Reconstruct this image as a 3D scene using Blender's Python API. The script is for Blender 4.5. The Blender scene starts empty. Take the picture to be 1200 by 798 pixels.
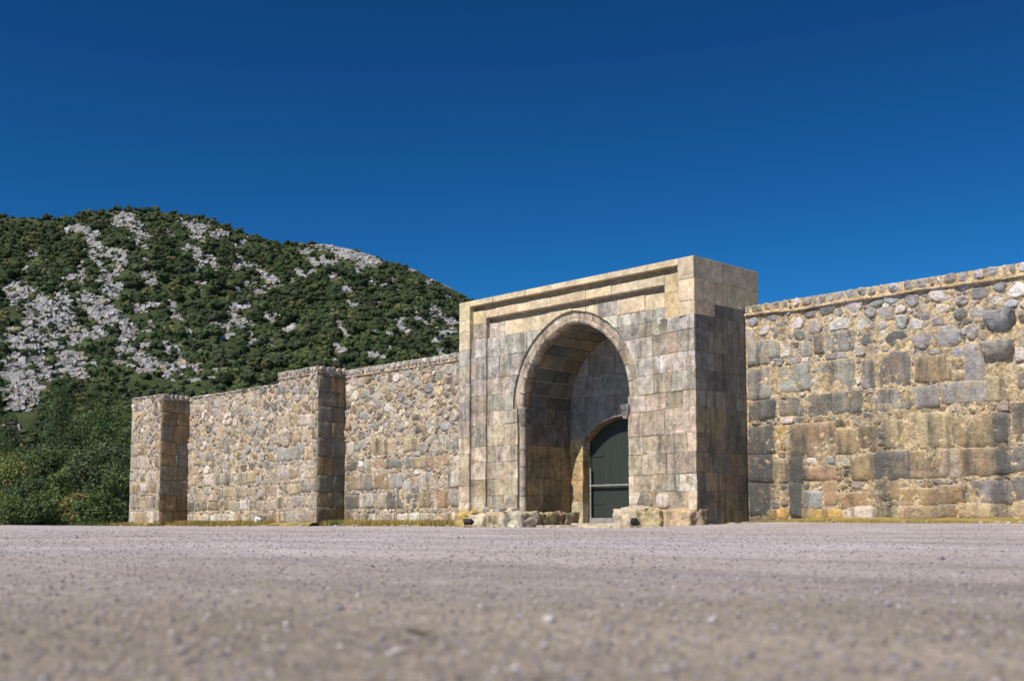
import bpy, math, random
import numpy as np
from mathutils import Vector, noise

scene = bpy.context.scene
COL = scene.collection
rad = math.radians

# ------------------------------------------------------------------ camera
FPX = 1338.0                                  # focal length in pixels of a 1200 px wide picture
CAM = np.array([19.27, -25.69, 0.22])
RT = np.array([.694, .720, 0.]); RT /= np.linalg.norm(RT)
FW = np.array([-.720, .694, 0.]); FW /= np.linalg.norm(FW)
cd = bpy.data.cameras.new('camera')
cam = bpy.data.objects.new('camera', cd); COL.objects.link(cam)
cam.location = CAM
yaw = math.atan2(FW[1], FW[0]) - math.pi / 2
cam.rotation_euler = (rad(90 + 5), 0, yaw)
cd.sensor_width = 36; cd.lens = FPX / 1200 * 36
cd.shift_y = 0.0779
cd.clip_start = 0.05; cd.clip_end = 8000
cd.dof.use_dof = True; cd.dof.focus_distance = 36; cd.dof.aperture_fstop = 2.8
scene.camera = cam

# ------------------------------------------------------------------ light
SUN_EL, SUN_AZ = 50.0, 0.4                    # azimuth: degrees to the left of straight at the wall
world = bpy.data.worlds.new('World'); scene.world = world; world.use_nodes = True
nt = world.node_tree; nt.nodes.clear()
sky = nt.nodes.new('ShaderNodeTexSky'); sky.sky_type = 'NISHITA'; sky.sun_disc = False
sky.sun_elevation = rad(SUN_EL); sky.sun_rotation = rad(180 + SUN_AZ)
sky.altitude = 1500; sky.air_density = 1.0; sky.dust_density = 0.1; sky.ozone_density = 4.0
bg = nt.nodes.new('ShaderNodeBackground'); bg.inputs[1].default_value = 0.075
wo = nt.nodes.new('ShaderNodeOutputWorld')
mulw = nt.nodes.new('ShaderNodeMix'); mulw.data_type = 'RGBA'; mulw.blend_type = 'MULTIPLY'
mulw.inputs[0].default_value = 1.0; mulw.inputs[7].default_value = (2.6, 10.4, 12.4, 1)
sc1 = nt.nodes.new('ShaderNodeVectorMath'); sc1.operation = 'SCALE'; sc1.inputs[3].default_value = 0.1
gm = nt.nodes.new('ShaderNodeGamma'); gm.inputs[1].default_value = 1.6
nt.links.new(sky.outputs[0], sc1.inputs[0]); nt.links.new(sc1.outputs[0], gm.inputs[0])
nt.links.new(gm.outputs[0], mulw.inputs[6]); nt.links.new(mulw.outputs[2], bg.inputs[0]); nt.links.new(bg.outputs[0], wo.inputs[0])
sl = bpy.data.lights.new('sun', 'SUN'); sl.energy = 4.5; sl.angle = rad(0.53); sl.color = (1.0, 0.92, 0.79)
sun = bpy.data.objects.new('sun', sl); COL.objects.link(sun)
sd = Vector((math.sin(rad(SUN_AZ)) * math.cos(rad(SUN_EL)), math.cos(rad(SUN_AZ)) * math.cos(rad(SUN_EL)), -math.sin(rad(SUN_EL))))
sun.rotation_euler = sd.to_track_quat('-Z', 'Y').to_euler(); sun.location = (-10, -60, 60)
scene.view_settings.view_transform = 'Standard'; scene.view_settings.look = 'None'
scene.view_settings.exposure = 0.40; scene.view_settings.gamma = 1
scene.cycles.max_bounces = 6; scene.cycles.diffuse_bounces = 4

# ------------------------------------------------------------------ object helpers
def link(name, me, mat=None, parent=None, kind=None, label=None, cat=None, group=None, loc=None):
    o = bpy.data.objects.new(name, me); COL.objects.link(o)
    if mat is not None and me is not None and not me.materials: me.materials.append(mat)
    if parent is not None: o.parent = parent
    if loc is not None: o.location = loc
    tag(o, kind, label, cat, group)
    return o

def tag(o, kind=None, label=None, cat=None, group=None):
    if kind: o['kind'] = kind
    if label: o['label'] = label
    if cat: o['category'] = cat
    if group: o['group'] = group

def empty(name, loc, label, cat, group=None):
    return link(name, None, loc=loc, label=label, cat=cat, group=group)

def mesh_py(name, V, F, color=None, smooth=False, rim=None):
    me = bpy.data.meshes.new(name); me.from_pydata(V, [], F); me.update()
    if rim is not None:
        a = me.attributes.new('rim', 'FLOAT', 'POINT'); a.data.foreach_set('value', np.array(rim, np.float32))
    if color is not None: paint(me, color)
    if smooth: me.polygons.foreach_set('use_smooth', [True] * len(me.polygons))
    return me

def paint(me, color):
    """albedo of a piece (one colour, or one colour per face)"""
    a = me.attributes.new('albedo', 'FLOAT_VECTOR', 'FACE')
    n = len(me.polygons)
    arr = np.empty((n, 3), np.float32); arr[:] = color
    a.data.foreach_set('vector', arr.ravel())

def mesh_np(name, V, F, color=None, smooth=False):
    V = np.ascontiguousarray(V, np.float32); F = np.ascontiguousarray(F, np.int32)
    n, k = F.shape
    me = bpy.data.meshes.new(name)
    me.vertices.add(len(V)); me.vertices.foreach_set('co', V.ravel())
    me.loops.add(n * k); me.loops.foreach_set('vertex_index', F.ravel())
    me.polygons.add(n); me.polygons.foreach_set('loop_start', np.arange(0, n * k, k, dtype=np.int32))
    me.update(calc_edges=True)
    if color is not None: paint(me, color)
    if smooth: me.polygons.foreach_set('use_smooth', np.ones(n, bool))
    return me

class Acc:
    """collects pieces that are joined into one mesh"""
    def __init__(s): s.V = []; s.F = []; s.C = []; s.R = []
    def add(s, V, F, c, R=None):
        b = len(s.V); s.R += R if R else [0.0]*len(V); s.V += [tuple(v) for v in V]; s.F += [tuple(i + b for i in f) for f in F]; s.C += [c] * len(F)
    def mesh(s, name, smooth=False): return mesh_py(name, s.V, s.F, s.C, smooth, s.R)

def box_vf(x0, x1, y0, y1, z0, z1):
    V = [(x0,y0,z0),(x1,y0,z0),(x1,y1,z0),(x0,y1,z0),(x0,y0,z1),(x1,y0,z1),(x1,y1,z1),(x0,y1,z1)]
    F = [(0,3,2,1),(4,5,6,7),(0,1,5,4),(1,2,6,5),(2,3,7,6),(3,0,4,7)]
    return V, F

def tube_vf(pts, rr, n=8, cap=True):
    V = []; F = []
    for i, p in enumerate(pts):
        p = Vector(p)
        d = (Vector(pts[min(i+1, len(pts)-1)]) - Vector(pts[max(i-1, 0)])).normalized()
        a = d.orthogonal().normalized(); b = d.cross(a)
        for k in range(n):
            t = 2*math.pi*k/n; V.append(tuple(p + (a*math.cos(t) + b*math.sin(t))*rr[i]))
    for i in range(len(pts)-1):
        for k in range(n):
            F.append((i*n+k, i*n+(k+1)%n, (i+1)*n+(k+1)%n, (i+1)*n+k))
    if cap: F.append(tuple(range(n))[::-1]); F.append(tuple((len(pts)-1)*n+k for k in range(n)))
    return V, F

# ------------------------------------------------------------------ materials
class NT:
    def __init__(s, name):
        s.m = bpy.data.materials.new(name); s.m.use_nodes = True; s.t = s.m.node_tree
        s.b = s.t.nodes['Principled BSDF']
    def n(s, typ, **kw):
        nd = s.t.nodes.new(typ)
        for k, v in kw.items(): setattr(nd, k, v)
        return nd
    def l(s, a, b): s.t.links.new(a, b)
    def pos(s, scale=(1,1,1)):
        g = s.n('ShaderNodeNewGeometry'); m = s.n('ShaderNodeVectorMath', operation='MULTIPLY')
        m.inputs[1].default_value = scale; s.l(g.outputs['Position'], m.inputs[0]); return m.outputs[0]
    def noise(s, vec, scale, detail=4, rough=.55, dist=0):
        q = s.n('ShaderNodeTexNoise'); q.inputs['Scale'].default_value = scale; q.inputs['Detail'].default_value = detail
        q.inputs['Roughness'].default_value = rough; q.inputs['Distortion'].default_value = dist
        s.l(vec, q.inputs['Vector']); return q.outputs['Fac']
    def vor(s, vec, scale, feature='F1', out='Distance', rnd=1):
        q = s.n('ShaderNodeTexVoronoi', feature=feature); q.inputs['Scale'].default_value = scale
        q.inputs['Randomness'].default_value = rnd
        s.l(vec, q.inputs['Vector']); return q.outputs[out]
    def ramp(s, fac, stops):
        r = s.n('ShaderNodeValToRGB'); e = r.color_ramp.elements
        while len(e) > 1: e.remove(e[-1])
        for i, (p, c) in enumerate(stops):
            x = e[0] if i == 0 else e.new(p)
            x.position = p; x.color = (c, c, c, 1) if isinstance(c, (int, float)) else (*c, 1)
        s.l(fac, r.inputs[0]); return r.outputs[0]
    def mix(s, fac, a, b, mode='MIX'):
        q = s.n('ShaderNodeMix', data_type='RGBA', blend_type=mode)
        for sock, v in ((q.inputs[0], fac), (q.inputs[6], a), (q.inputs[7], b)):
            if isinstance(v, (int, float)): sock.default_value = v if sock.type == 'VALUE' else (v, v, v, 1)
            elif isinstance(v, tuple): sock.default_value = (*v, 1)
            else: s.l(v, sock)
        return q.outputs[2]
    def math(s, op, a, b=0.0):
        q = s.n('ShaderNodeMath', operation=op)
        for sock, v in ((q.inputs[0], a), (q.inputs[1], b)):
            if isinstance(v, (int, float)): sock.default_value = v
            else: s.l(v, sock)
        return q.outputs[0]
    def attr(s, name='albedo'):
        a = s.n('ShaderNodeAttribute'); a.attribute_name = name; return a.outputs['Vector']
    def bump(s, h, strength, dist, prev=None):
        b = s.n('ShaderNodeBump'); b.inputs['Strength'].default_value = strength; b.inputs['Distance'].default_value = dist
        s.l(h, b.inputs['Height'])
        if prev is not None: s.l(prev, b.inputs['Normal'])
        return b.outputs[0]
    def out(s, col, rough=.9, normal=None, spec=.3):
        if isinstance(col, tuple): s.b.inputs['Base Color'].default_value = (*col, 1)
        else: s.l(col, s.b.inputs['Base Color'])
        s.b.inputs['Roughness'].default_value = rough; s.b.inputs['Specular IOR Level'].default_value = spec
        if normal is not None: s.l(normal, s.b.inputs['Normal'])
        return s.m


def wall_stains(N, c, P):
    """dark run-off columns at the foot of the walls, at fixed places along them"""
    sx = N.n('ShaderNodeSeparateXYZ'); N.l(P, sx.inputs[0])
    wob = N.math('MULTIPLY', N.math('SUBTRACT', N.noise(N.pos((1.5, 1.5, .6)), 1.3, 5, .65), .5), .9)
    x = N.math('DIVIDE', N.math('ADD', N.math('ADD', sx.outputs['X'], wob), 20.5), 32.0)
    def cols(lst):
        st = [(0, 0)]
        for a, b, k in lst:
            for q, v in ((a-.12, 0), (a+.12, k), (b-.12, k), (b+.12, 0)): st.append(((q+20.5)/32, v))
        return N.ramp(x, st)
    mx = cols(((-20.0, -19.3, .35), (-18.5, -18.1, .5), (-14.6, -14.2, .4), (-11.5, -10.9, 1)))
    mx2 = cols(((.0, .80, .9), (1.40, 1.90, 1), (4.05, 4.5, .9), (5.55, 5.85, .5), (7.15, 7.65, .8)))
    m = N.math('MAXIMUM', mx, mx2)
    z = N.math('ADD', sx.outputs['Z'], N.math('MULTIPLY', wob, 1.6))
    m = N.math('MULTIPLY', m, N.ramp(N.math('DIVIDE', z, 5), [(.50, 1), (.64, 0)]))
    m = N.math('MULTIPLY', m, N.ramp(N.noise(P, 5, 5, .7), [(.30, .35), (.55, .85)]))
    return N.mix(m, c, (.085, .088, .085))

def stone_mat(name, dark=.6, light=.5, och=.35, bump=.6, pit=1.0, streaky=1.0, smear=0.0, mort=(.60, .49, .33), white=0.0, stains=False):
    N = NT(name); P = N.pos()
    # every block has its own grain: shift the blotch pattern by a per-object random amount
    oi = N.n('ShaderNodeObjectInfo'); sh = N.n('ShaderNodeVectorMath', operation='MULTIPLY_ADD')
    cx_ = N.n('ShaderNodeCombineXYZ'); rm_ = N.math('MULTIPLY', oi.outputs['Random'], 61.0)
    N.l(rm_, cx_.inputs[0]); N.l(rm_, cx_.inputs[2]); N.l(P, sh.inputs[0]); sh.inputs[1].default_value = (1, 1, 1); N.l(cx_.outputs[0], sh.inputs[2])
    PB = sh.outputs[0]
    c = N.attr()
    big = N.noise(PB, 1.1, 6, .6); mid = N.noise(PB, 5.5, 6, .65); fine = N.noise(P, 38, 4, .7)
    c = N.mix(1, c, N.ramp(big, [(.3, .72), (.7, 1.25)]), 'MULTIPLY')
    c = N.mix(1, c, N.ramp(mid, [(.3, .68), (.68, 1.28)]), 'MULTIPLY')
    if white: c = N.mix(1, c, N.ramp(N.noise(PB, 2.6, 7, .68, .5), [(.33, .55), (.5, 1.0), (.66, 1.35)]), 'MULTIPLY')
    # mineral tint changes
    hue = N.noise(N.pos((1, 1, .7)), 2.7, 5, .6)
    c = N.mix(N.math('MULTIPLY', N.ramp(hue, [(.5, 0), (.68, 1)]), och), c, (.42, .27, .12))
    # black water streaks and lime runs
    P2 = N.pos((3.2 * streaky, 3.2 * streaky, .42*streaky)); st = N.noise(P2, 1.0, 5, .62, .3)
    c = N.mix(N.math('MULTIPLY', N.ramp(st, [(.50, 0), (.65, 1)]), dark), c, (.085, .08, .07))
    P3 = N.pos((9 * streaky, 9 * streaky, 1.1)); st2 = N.noise(P3, 1.0, 4, .6, .2)
    c = N.mix(N.math('MULTIPLY', N.ramp(st2, [(.58, 0), (.72, 1)]), light), c, (.50, .44, .36))
    spot = N.noise(P, 14, 5, .7)
    c = N.mix(N.ramp(spot, [(.60, 0), (.72, .55)]), c, (.10, .095, .09))
    c = N.mix(N.ramp(N.noise(P, 9, 6, .72), [(.62, 0), (.74, .5)]), c, (.6, .56, .5))
    c = N.mix(1, c, N.ramp(fine, [(.3, .72), (.7, 1.22)]), 'MULTIPLY')
    if white:
        wn = N.noise(N.pos((1, 1, .8)), 1.9, 6, .6, .4)
        c = N.mix(N.ramp(wn, [(.685, 0), (.70, white)]), c, (.66, .62, .55))
    if smear:
        rm = N.n('ShaderNodeAttribute'); rm.attribute_name = 'rim'
        sn = N.math('ADD', N.math('MULTIPLY', N.noise(P, 3.2, 5, .75), .55), N.math('MULTIPLY', N.noise(P, 22, 5, .8), .75))
        sm = N.ramp(N.math('ADD', sn, N.math('MULTIPLY', rm.outputs['Fac'], .30)), [(.86-.1*smear, 0), (.97-.1*smear, 1)])
        mc = N.mix(N.ramp(N.noise(P, 1.3, 6, .65), [(.38, 0), (.6, 1)]), mort, (.50, .43, .36))
        mc = N.mix(1, mc, N.ramp(N.noise(P, 8, 5, .7), [(.3, .62), (.65, 1.15)]), 'MULTIPLY')
        c = N.mix(N.math('MULTIPLY', sm, .85), c, mc)
    if stains: c = wall_stains(N, c, P)
    pits = N.ramp(N.vor(P, 11), [(0, 0), (.16, .2), (.26, 1)])
    pm = N.ramp(N.noise(P, 2.2, 3, .5), [(.48, 0), (.6, pit)])
    pf = N.mix(pm, 1.0, pits)
    c = N.mix(1, c, N.mix(.6, 1.0, pf), 'MULTIPLY')
    b = N.bump(mid, bump, .06); b = N.bump(spot, bump, .03, b); b = N.bump(fine, bump * .8, .012, b); b = N.bump(pf, .5, .03, b)
    return N.out(c, .92, b, .2)

M_ASHLAR = stone_mat('weathered_ashlar', .6, .85, .35, .6, white=.55)
M_SHADE = stone_mat('weathered_shaded_ashlar', .6, .4, .25, .6, streaky=1.5)  # for faces in shade; side-face albedos also carry painted shade
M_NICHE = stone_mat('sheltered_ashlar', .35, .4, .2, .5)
M_NEW = stone_mat('restored_limestone', .07, .25, .25, .3, .4)
M_RUBBLE = stone_mat('rubble_limestone', .3, .3, .2, 1.0, 1.0, 1.4, smear=.5, stains=True)
M_RUBBLE2 = stone_mat('rubble_limestone_yellow_wall', .3, .35, .15, 1.0, 1.0, 1.4, smear=.35, stains=True, mort=(.65, .51, .33))
M_BLOCK2 = stone_mat('block_limestone_yellow_wall', .8, .45, .4, 1.0, 1.0, .9, smear=.5, stains=True, mort=(.65, .51, .33))
M_BLOCK = stone_mat('wall_block_limestone', .8, .45, .4, 1.0, 1.0, .9, smear=.6, stains=True)

def mortar_mat(name, base, amt=1.0, stains=False, grey=(.50, .43, .36)):
    N = NT(name); P = N.pos()
    big = N.noise(P, 1.3, 6, .65); mid = N.noise(P, 9, 6, .7); fine = N.noise(P, 45, 4, .7)
    c = N.mix(N.ramp(big, [(.38, 0), (.60, 1)]), base, grey)
    c = N.mix(N.ramp(N.noise(P, 6, 6, .75), [(.52, 0), (.66, .75)]), c, (.33, .30, .29))
    c = N.mix(N.math('MULTIPLY', N.ramp(N.noise(P, 3.1, 5, .6), [(.5, 0), (.65, 1)]), .5), c, (.50, .33, .13))
    c = N.mix(1, c, N.ramp(mid, [(.3, .42), (.62, 1.3)]), 'MULTIPLY')
    pits = N.ramp(N.vor(N.pos((1, 1, 1.5)), 17), [(0, .1), (.3, 1)])
    pm = N.ramp(N.noise(P, 3.5, 4, .6), [(.40, 0), (.52, amt)])
    pf = N.mix(pm, 1.0, pits)
    c = N.mix(1, c, N.mix(.85, 1.0, pf), 'MULTIPLY')
    c = N.mix(N.ramp(N.noise(P, 11, 6, .8), [(.55, 0), (.63, .85)]), c, (.085, .065, .045))
    st = N.noise(N.pos((2.9, 2.9, .38)), 1.0, 5, .62, .3)
    c = N.mix(N.math('MULTIPLY', N.ramp(st, [(.50, 0), (.64, 1)]), .45), c, (.15, .13, .105))
    if stains: c = wall_stains(N, c, P)
    c = N.mix(1, c, N.ramp(fine, [(.3, .8), (.7, 1.2)]), 'MULTIPLY')
    b = N.bump(mid, 1, .08); b = N.bump(pf, .8, .04, b); b = N.bump(fine, .6, .015, b)
    return N.out(c, .95, b, .15)
M_MORTAR = mortar_mat('lime_mortar', (.70, .57, .41), 1.0, True)
M_YELLOW = mortar_mat('yellow_lime_mortar', (.70, .54, .32), 1.0, True, (.56, .45, .31))
M_JOINT = mortar_mat('ashlar_joint_mortar', (.60, .54, .44), .5)

# ------------------------------------------------------------------ stone colours (albedo)
KC = {'g': (.34,.32,.30), 'd': (.19,.18,.16), 'b': (.31,.235,.15), 't': (.46,.36,.23), 'o': (.52,.33,.12), 'p': (.60,.54,.47),
      'k': (.12,.125,.12), 'r': (.37,.255,.165), 's': (.36,.355,.36), 'P': (.44,.37,.29), 'R': (.32,.31,.30), 'n': (.62,.51,.355), 'm': (.37,.315,.26)}
def vary(rng, c, a=.12, h=.04):
    f = 1 + rng.uniform(-a, a)
    return tuple(max(.02, x * f * (1 + rng.uniform(-h, h))) for x in c)

# ------------------------------------------------------------------ 2-D helpers and stone builders
def clip(poly, a, b, c):
    """keep a*x+b*y<=c"""
    out = []
    for i in range(len(poly)):
        p, q = poly[i-1], poly[i]
        dp = a*p[0] + b*p[1] - c; dq = a*q[0] + b*q[1] - c
        if (dp <= 0) != (dq <= 0):
            t = dp / (dp - dq); out.append((p[0] + t*(q[0]-p[0]), p[1] + t*(q[1]-p[1])))
        if dq <= 0: out.append(q)
    return out

def area(p): return .5 * sum(p[i-1][0]*p[i][1] - p[i][0]*p[i-1][1] for i in range(len(p)))
def centroid(p):
    return (sum(q[0] for q in p)/len(p), sum(q[1] for q in p)/len(p))

def resample(poly, step, rng, jit):
    out = []
    for i in range(len(poly)):
        p, q = poly[i-1], poly[i]
        L = math.hypot(q[0]-p[0], q[1]-p[1]); n = max(1, int(L/step))
        for k in range(n):
            t = k/n; out.append((p[0]+(q[0]-p[0])*t + rng.uniform(-jit, jit), p[1]+(q[1]-p[1])*t + rng.uniform(-jit, jit)))
    return out

def chaikin(poly, k=.25):
    out = []
    for i in range(len(poly)):
        p, q = poly[i-1], poly[i]
        out.append((p[0]*(1-k)+q[0]*k, p[1]*(1-k)+q[1]*k)); out.append((p[0]*k+q[0]*(1-k), p[1]*k+q[1]*(1-k)))
    return out

def rings(rs, fn):
    """rs: list of (poly, depth or list of depths); returns verts, faces; last ring capped"""
    n = len(rs[0][0]); V = []; F = []
    for poly, d in rs:
        for i, (u, w) in enumerate(poly):
            V.append(fn(u, w, d[i] if isinstance(d, list) else d))
    for r in range(len(rs)-1):
        for i in range(n):
            j = (i+1) % n; F.append((r*n+i, r*n+j, (r+1)*n+j, (r+1)*n+i))
    F.append(tuple((len(rs)-1)*n+i for i in range(n)))
    return V, F

def shrink(poly, amt):
    c = centroid(poly); out = []
    for (x, y) in poly:
        dx, dy = c[0]-x, c[1]-y; L = math.hypot(dx, dy) or 1
        k = min(amt*1.3, L*.6)/L; out.append((x+dx*k, y+dy*k))
    return out

def ashlar(poly, fn, rng, gap=.008, proud=.0, back=-.06, chip=.012, edge=.02, step=.22):
    gap *= rng.uniform(.35, 1.1); edge *= rng.uniform(.4, 1.1)
    """a dressed block: straight worn edges, a slim bevel, nearly flat face"""
    if area(poly) < 0: poly = poly[::-1]
    o = resample(shrink(poly, gap), step, rng, chip*.45)
    o = [(u + noise.noise(Vector((u*2.3, w*2.3, 3.1)))*chip, w + noise.noise(Vector((u*2.3, w*2.3, 9.7)))*chip) for u, w in o]
    i1 = shrink(o, edge); tx, tz = rng.uniform(-.008, .008), rng.uniform(-.008, .008)
    c = centroid(o)
    d2 = [proud + tx*(u-c[0])*2 + tz*(w-c[1])*2 + rng.uniform(-.003, .003) for u, w in i1]
    return rings([(o, back), (o, [d-edge*rng.uniform(.3, .9) for d in d2]), (i1, d2)], fn)

def rough(poly, fn, rng, h=.06, gap=.012, back=-.06, rnd=1, n1=.25, n2=.55, lump=.35, step=.2):
    """a field stone: lumpy face; the third list says how near a vertex is to the mortar"""
    if area(poly) < 0: poly = poly[::-1]
    p = shrink(poly, gap)
    for _ in range(rnd): p = chaikin(p, .2)
    if step: p = resample(p, step, rng, .012)
    c = centroid(p); size = math.sqrt(abs(area(p)))+.05
    q = lambda k: [(u+(c[0]-u)*k, w+(c[1]-w)*k) for u, w in p]
    s1 = rng.uniform(0, 50); tx, tz = rng.uniform(-.22, .22), rng.uniform(-.22, .22)
    f = lambda u, w: noise.noise(Vector((u*2.6/size+s1, w*2.6/size, 0)))
    def dep(pl, k): return [h*k*(1+lump*f(u, w)) + tx*(u-c[0]) + tz*(w-c[1]) for u, w in pl]
    V, F = rings([(p, back), (q(.02), dep(q(.02), .30)), (q(n1*.7), dep(q(n1*.7), .85)), (q(n2), dep(q(n2), 1.0))], fn)
    n = len(p); V.append(fn(c[0], c[1], h*(1.03+lump*f(*c))))
    F.pop(); b = 3*n
    for i in range(n): F.append((b+i, b+(i+1) % n, len(V)-1))
    return V, F, [1.0]*(2*n) + [.35]*n + [0.0]*(n+1)

def quarry(p4, fn, rng, h=.05, back=-.06, edge=.035, amp=.018, wob=.03):
    """a squared wall block: broken outline, uneven flat face"""
    (ax, az), (bx, bz), (cx, cz), (dx, dz) = p4
    w = (bx-ax+cx-dx)/2; hh = (dz-az+cz-bz)/2
    nu, nv = max(2, min(8, round(w/.13))), max(2, min(6, round(hh/.13)))
    su = [0, edge/w] + [edge/w+(1-2*edge/w)*i/nu for i in range(1, nu)] + [1-edge/w, 1]
    sv = [0, edge/hh] + [edge/hh+(1-2*edge/hh)*i/nv for i in range(1, nv)] + [1-edge/hh, 1]
    o = rng.uniform(0, 50); V = []; R = []; tx, tz = rng.uniform(-.03, .03), rng.uniform(-.05, .05)
    NU, NV = len(su), len(sv)
    for j, v in enumerate(sv):
        for i, u in enumerate(su):
            x = ax*(1-u)*(1-v)+bx*u*(1-v)+cx*u*v+dx*(1-u)*v; z = az*(1-u)*(1-v)+bz*u*(1-v)+cz*u*v+dz*(1-u)*v
            k = max(abs(u-.5), abs(v-.5))*2
            x += noise.noise(Vector((x*3.1, z*3.1, o)))*wob*k**3*1.3; z += noise.noise(Vector((x*3.1, z*3.1, o+9)))*wob*k**3*1.3
            if i in (0, NU-1) and j in (0, NV-1): x += (.5-u)*.08*rng.random(); z += (.5-v)*.08*rng.random()
            bd = i in (0, NU-1) or j in (0, NV-1); b2 = i in (1, NU-2) or j in (1, NV-2)
            n_ = noise.noise(Vector((x*2.2, z*2.2, o+3)))*amp + noise.noise(Vector((x*7, z*7, o+5)))*amp*.7 + tx*(u-.5)*w*2 + tz*(v-.5)*hh
            d = h*.25 if bd else h+n_
            V.append(fn(x, z, d)); R.append(1.0 if bd else (.45 if b2 else 0.0))
    F = [(j*NU+i, j*NU+i+1, (j+1)*NU+i+1, (j+1)*NU+i) for j in range(NV-1) for i in range(NU-1)]
    # skirt into the wall
    ring = [i for i in range(NU)] + [j*NU+NU-1 for j in range(1, NV)] + [(NV-1)*NU+i for i in range(NU-2, -1, -1)] + [j*NU for j in range(NV-2, 0, -1)]
    b = len(V); o0 = fn(0, 0, 0); o1 = fn(0, 0, 1); dv = [o1[k]-o0[k] for k in range(3)]
    for r_ in ring: V.append(tuple(V[r_][k]+dv[k]*(back-h*.25) for k in range(3))); R.append(1.0)
    m = len(ring)
    for i in range(m): F.append((ring[i], b+i, b+(i+1) % m, ring[(i+1) % m]))
    return V, F, R

def front(Y):
    return lambda u, w, d: (u, Y-d, w)
def side(X):
    return lambda u, w, d: (X+d, u, w)

def put(parent, name, VF, mat, color, smooth=False):
    V, F = VF[:2]; L = parent.location; R = VF[2] if len(VF) > 2 else None
    V = [(a-L[0], b-L[1], c-L[2]) for a, b, c in V]
    cx = [sum(v[i] for v in V)/len(V) for i in range(3)]
    me = mesh_py(name, [(v[0]-cx[0], v[1]-cx[1], v[2]-cx[2]) for v in V], F, color, smooth, R)
    return link(name, me, mat, parent, loc=cx)

# ------------------------------------------------------------------ ground height
def sstep(t): t = min(1, max(0, t)); return t*t*(3-2*t)
def ground_z(x, y):
    dx, dy = x-CAM[0], y-CAM[1]; r = math.hypot(dx, dy)
    z = .016*noise.noise(Vector((x*.16, y*.33, 0))) + .010*noise.noise(Vector((x*.55, y*.9, 4)))
    z += .017*noise.noise(Vector((x*.06, y*.12, 7)))
    z *= sstep((r-.5)/4)*.85+.15
    m = sstep((y+7)/8)
    z += m*(.17*sstep((x+1.5)/4) - .07*sstep((-x-14)/18) - .10*sstep((-x-34)/16))
    if y > 6: z -= .0
    return z

# ------------------------------------------------------------------ rubble layout
def rubble_cells(x0, x1, z0, z1, rects, rmin, rmax, n, rng, gap=.55, ratio=.78, dens=None):
    """power-diagram cells of darts thrown between fixed blocks; list of polygons (x, z)"""
    cs = rmax*1.05; grid = {}; seeds = []
    key = lambda x, z: (int(x//cs), int(z//cs))
    for k in range(n):
        q = k/n; r = (rmax if q < .02 else rmax*.72 if q < .05 else rmax*.5 if q < .12 else rmax*.34 if q < .3 else rmin)*rng.uniform(.75, 1.15)
        x = rng.uniform(x0, x1)*ratio; z = rng.uniform(z0, z1)
        X = x/ratio
        rr = r if dens is None else r*dens(X, z)
        bad = False
        for (a, b, c, d) in rects:
            if a-rr*gap < X < b+rr*gap and c-rr*gap < z < d+rr*gap: bad = True; break
        if bad: continue
        kx, kz = key(x, z)
        for i in range(kx-2, kx+3):
            for j in range(kz-2, kz+3):
                for (px, pz, pr) in grid.get((i, j), ()):
                    if (px-x)**2+(pz-z)**2 < ((pr+rr)*.86)**2: bad = True; break
                if bad: break
            if bad: break
        if bad: continue
        grid.setdefault((kx, kz), []).append((x, z, rr)); seeds.append((x, z, rr))
    out = []
    for (x, z, r) in seeds:
        m = r*1.45; tl = rng.uniform(-.35, .35); ct, st = m*math.cos(tl), m*math.sin(tl)
        p = [(x-ct+st, z-st-ct), (x+ct+st, z+st-ct), (x+ct-st, z+st+ct), (x-ct-st, z-st+ct)]
        kx, kz = key(x, z)
        for i in range(kx-2, kx+3):
            for j in range(kz-2, kz+3):
                for (px, pz, pr) in grid.get((i, j), ()):
                    dx, dz = px-x, pz-z; D = dx*dx+dz*dz
                    if D == 0 or D > 9*cs*cs: continue
                    t = .5*(D + r*r - pr*pr)
                    p = clip(p, dx, dz, dx*x+dz*z+t)
                    if len(p) < 3: break
                if len(p) < 3: break
            if len(p) < 3: break
        if len(p) < 3: continue
        # cut the corners off so nothing is a square
        for k in range(3):
            a = rng.uniform(0, 6.283); ca, sa = math.cos(a), math.sin(a)
            p = clip(p, ca, sa, ca*x+sa*z+r*rng.uniform(.75, 1.25))
        p = [(u/ratio, w) for u, w in p]; X = x/ratio
        p = clip(p, 1, 0, x1); p = clip(p, -1, 0, -x0) if p else p
        p = clip(p, 0, 1, z1) if p else p; p = clip(p, 0, -1, -z0) if p else p
        for (a, b, c, d) in rects:
            if not p: break
            if X < a-1.2 or X > b+1.2 or z < c-1.2 or z > d+1.2: continue
            ds = [(a-X, (1, 0, a)), (X-b, (-1, 0, -b)), (c-z, (0, 1, c)), (z-d, (0, -1, -d))]
            p = clip(p, *max(ds, key=lambda t: t[0])[1])
        if len(p) >= 3 and abs(area(p)) > .0012: out.append(p)
    return out

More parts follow.
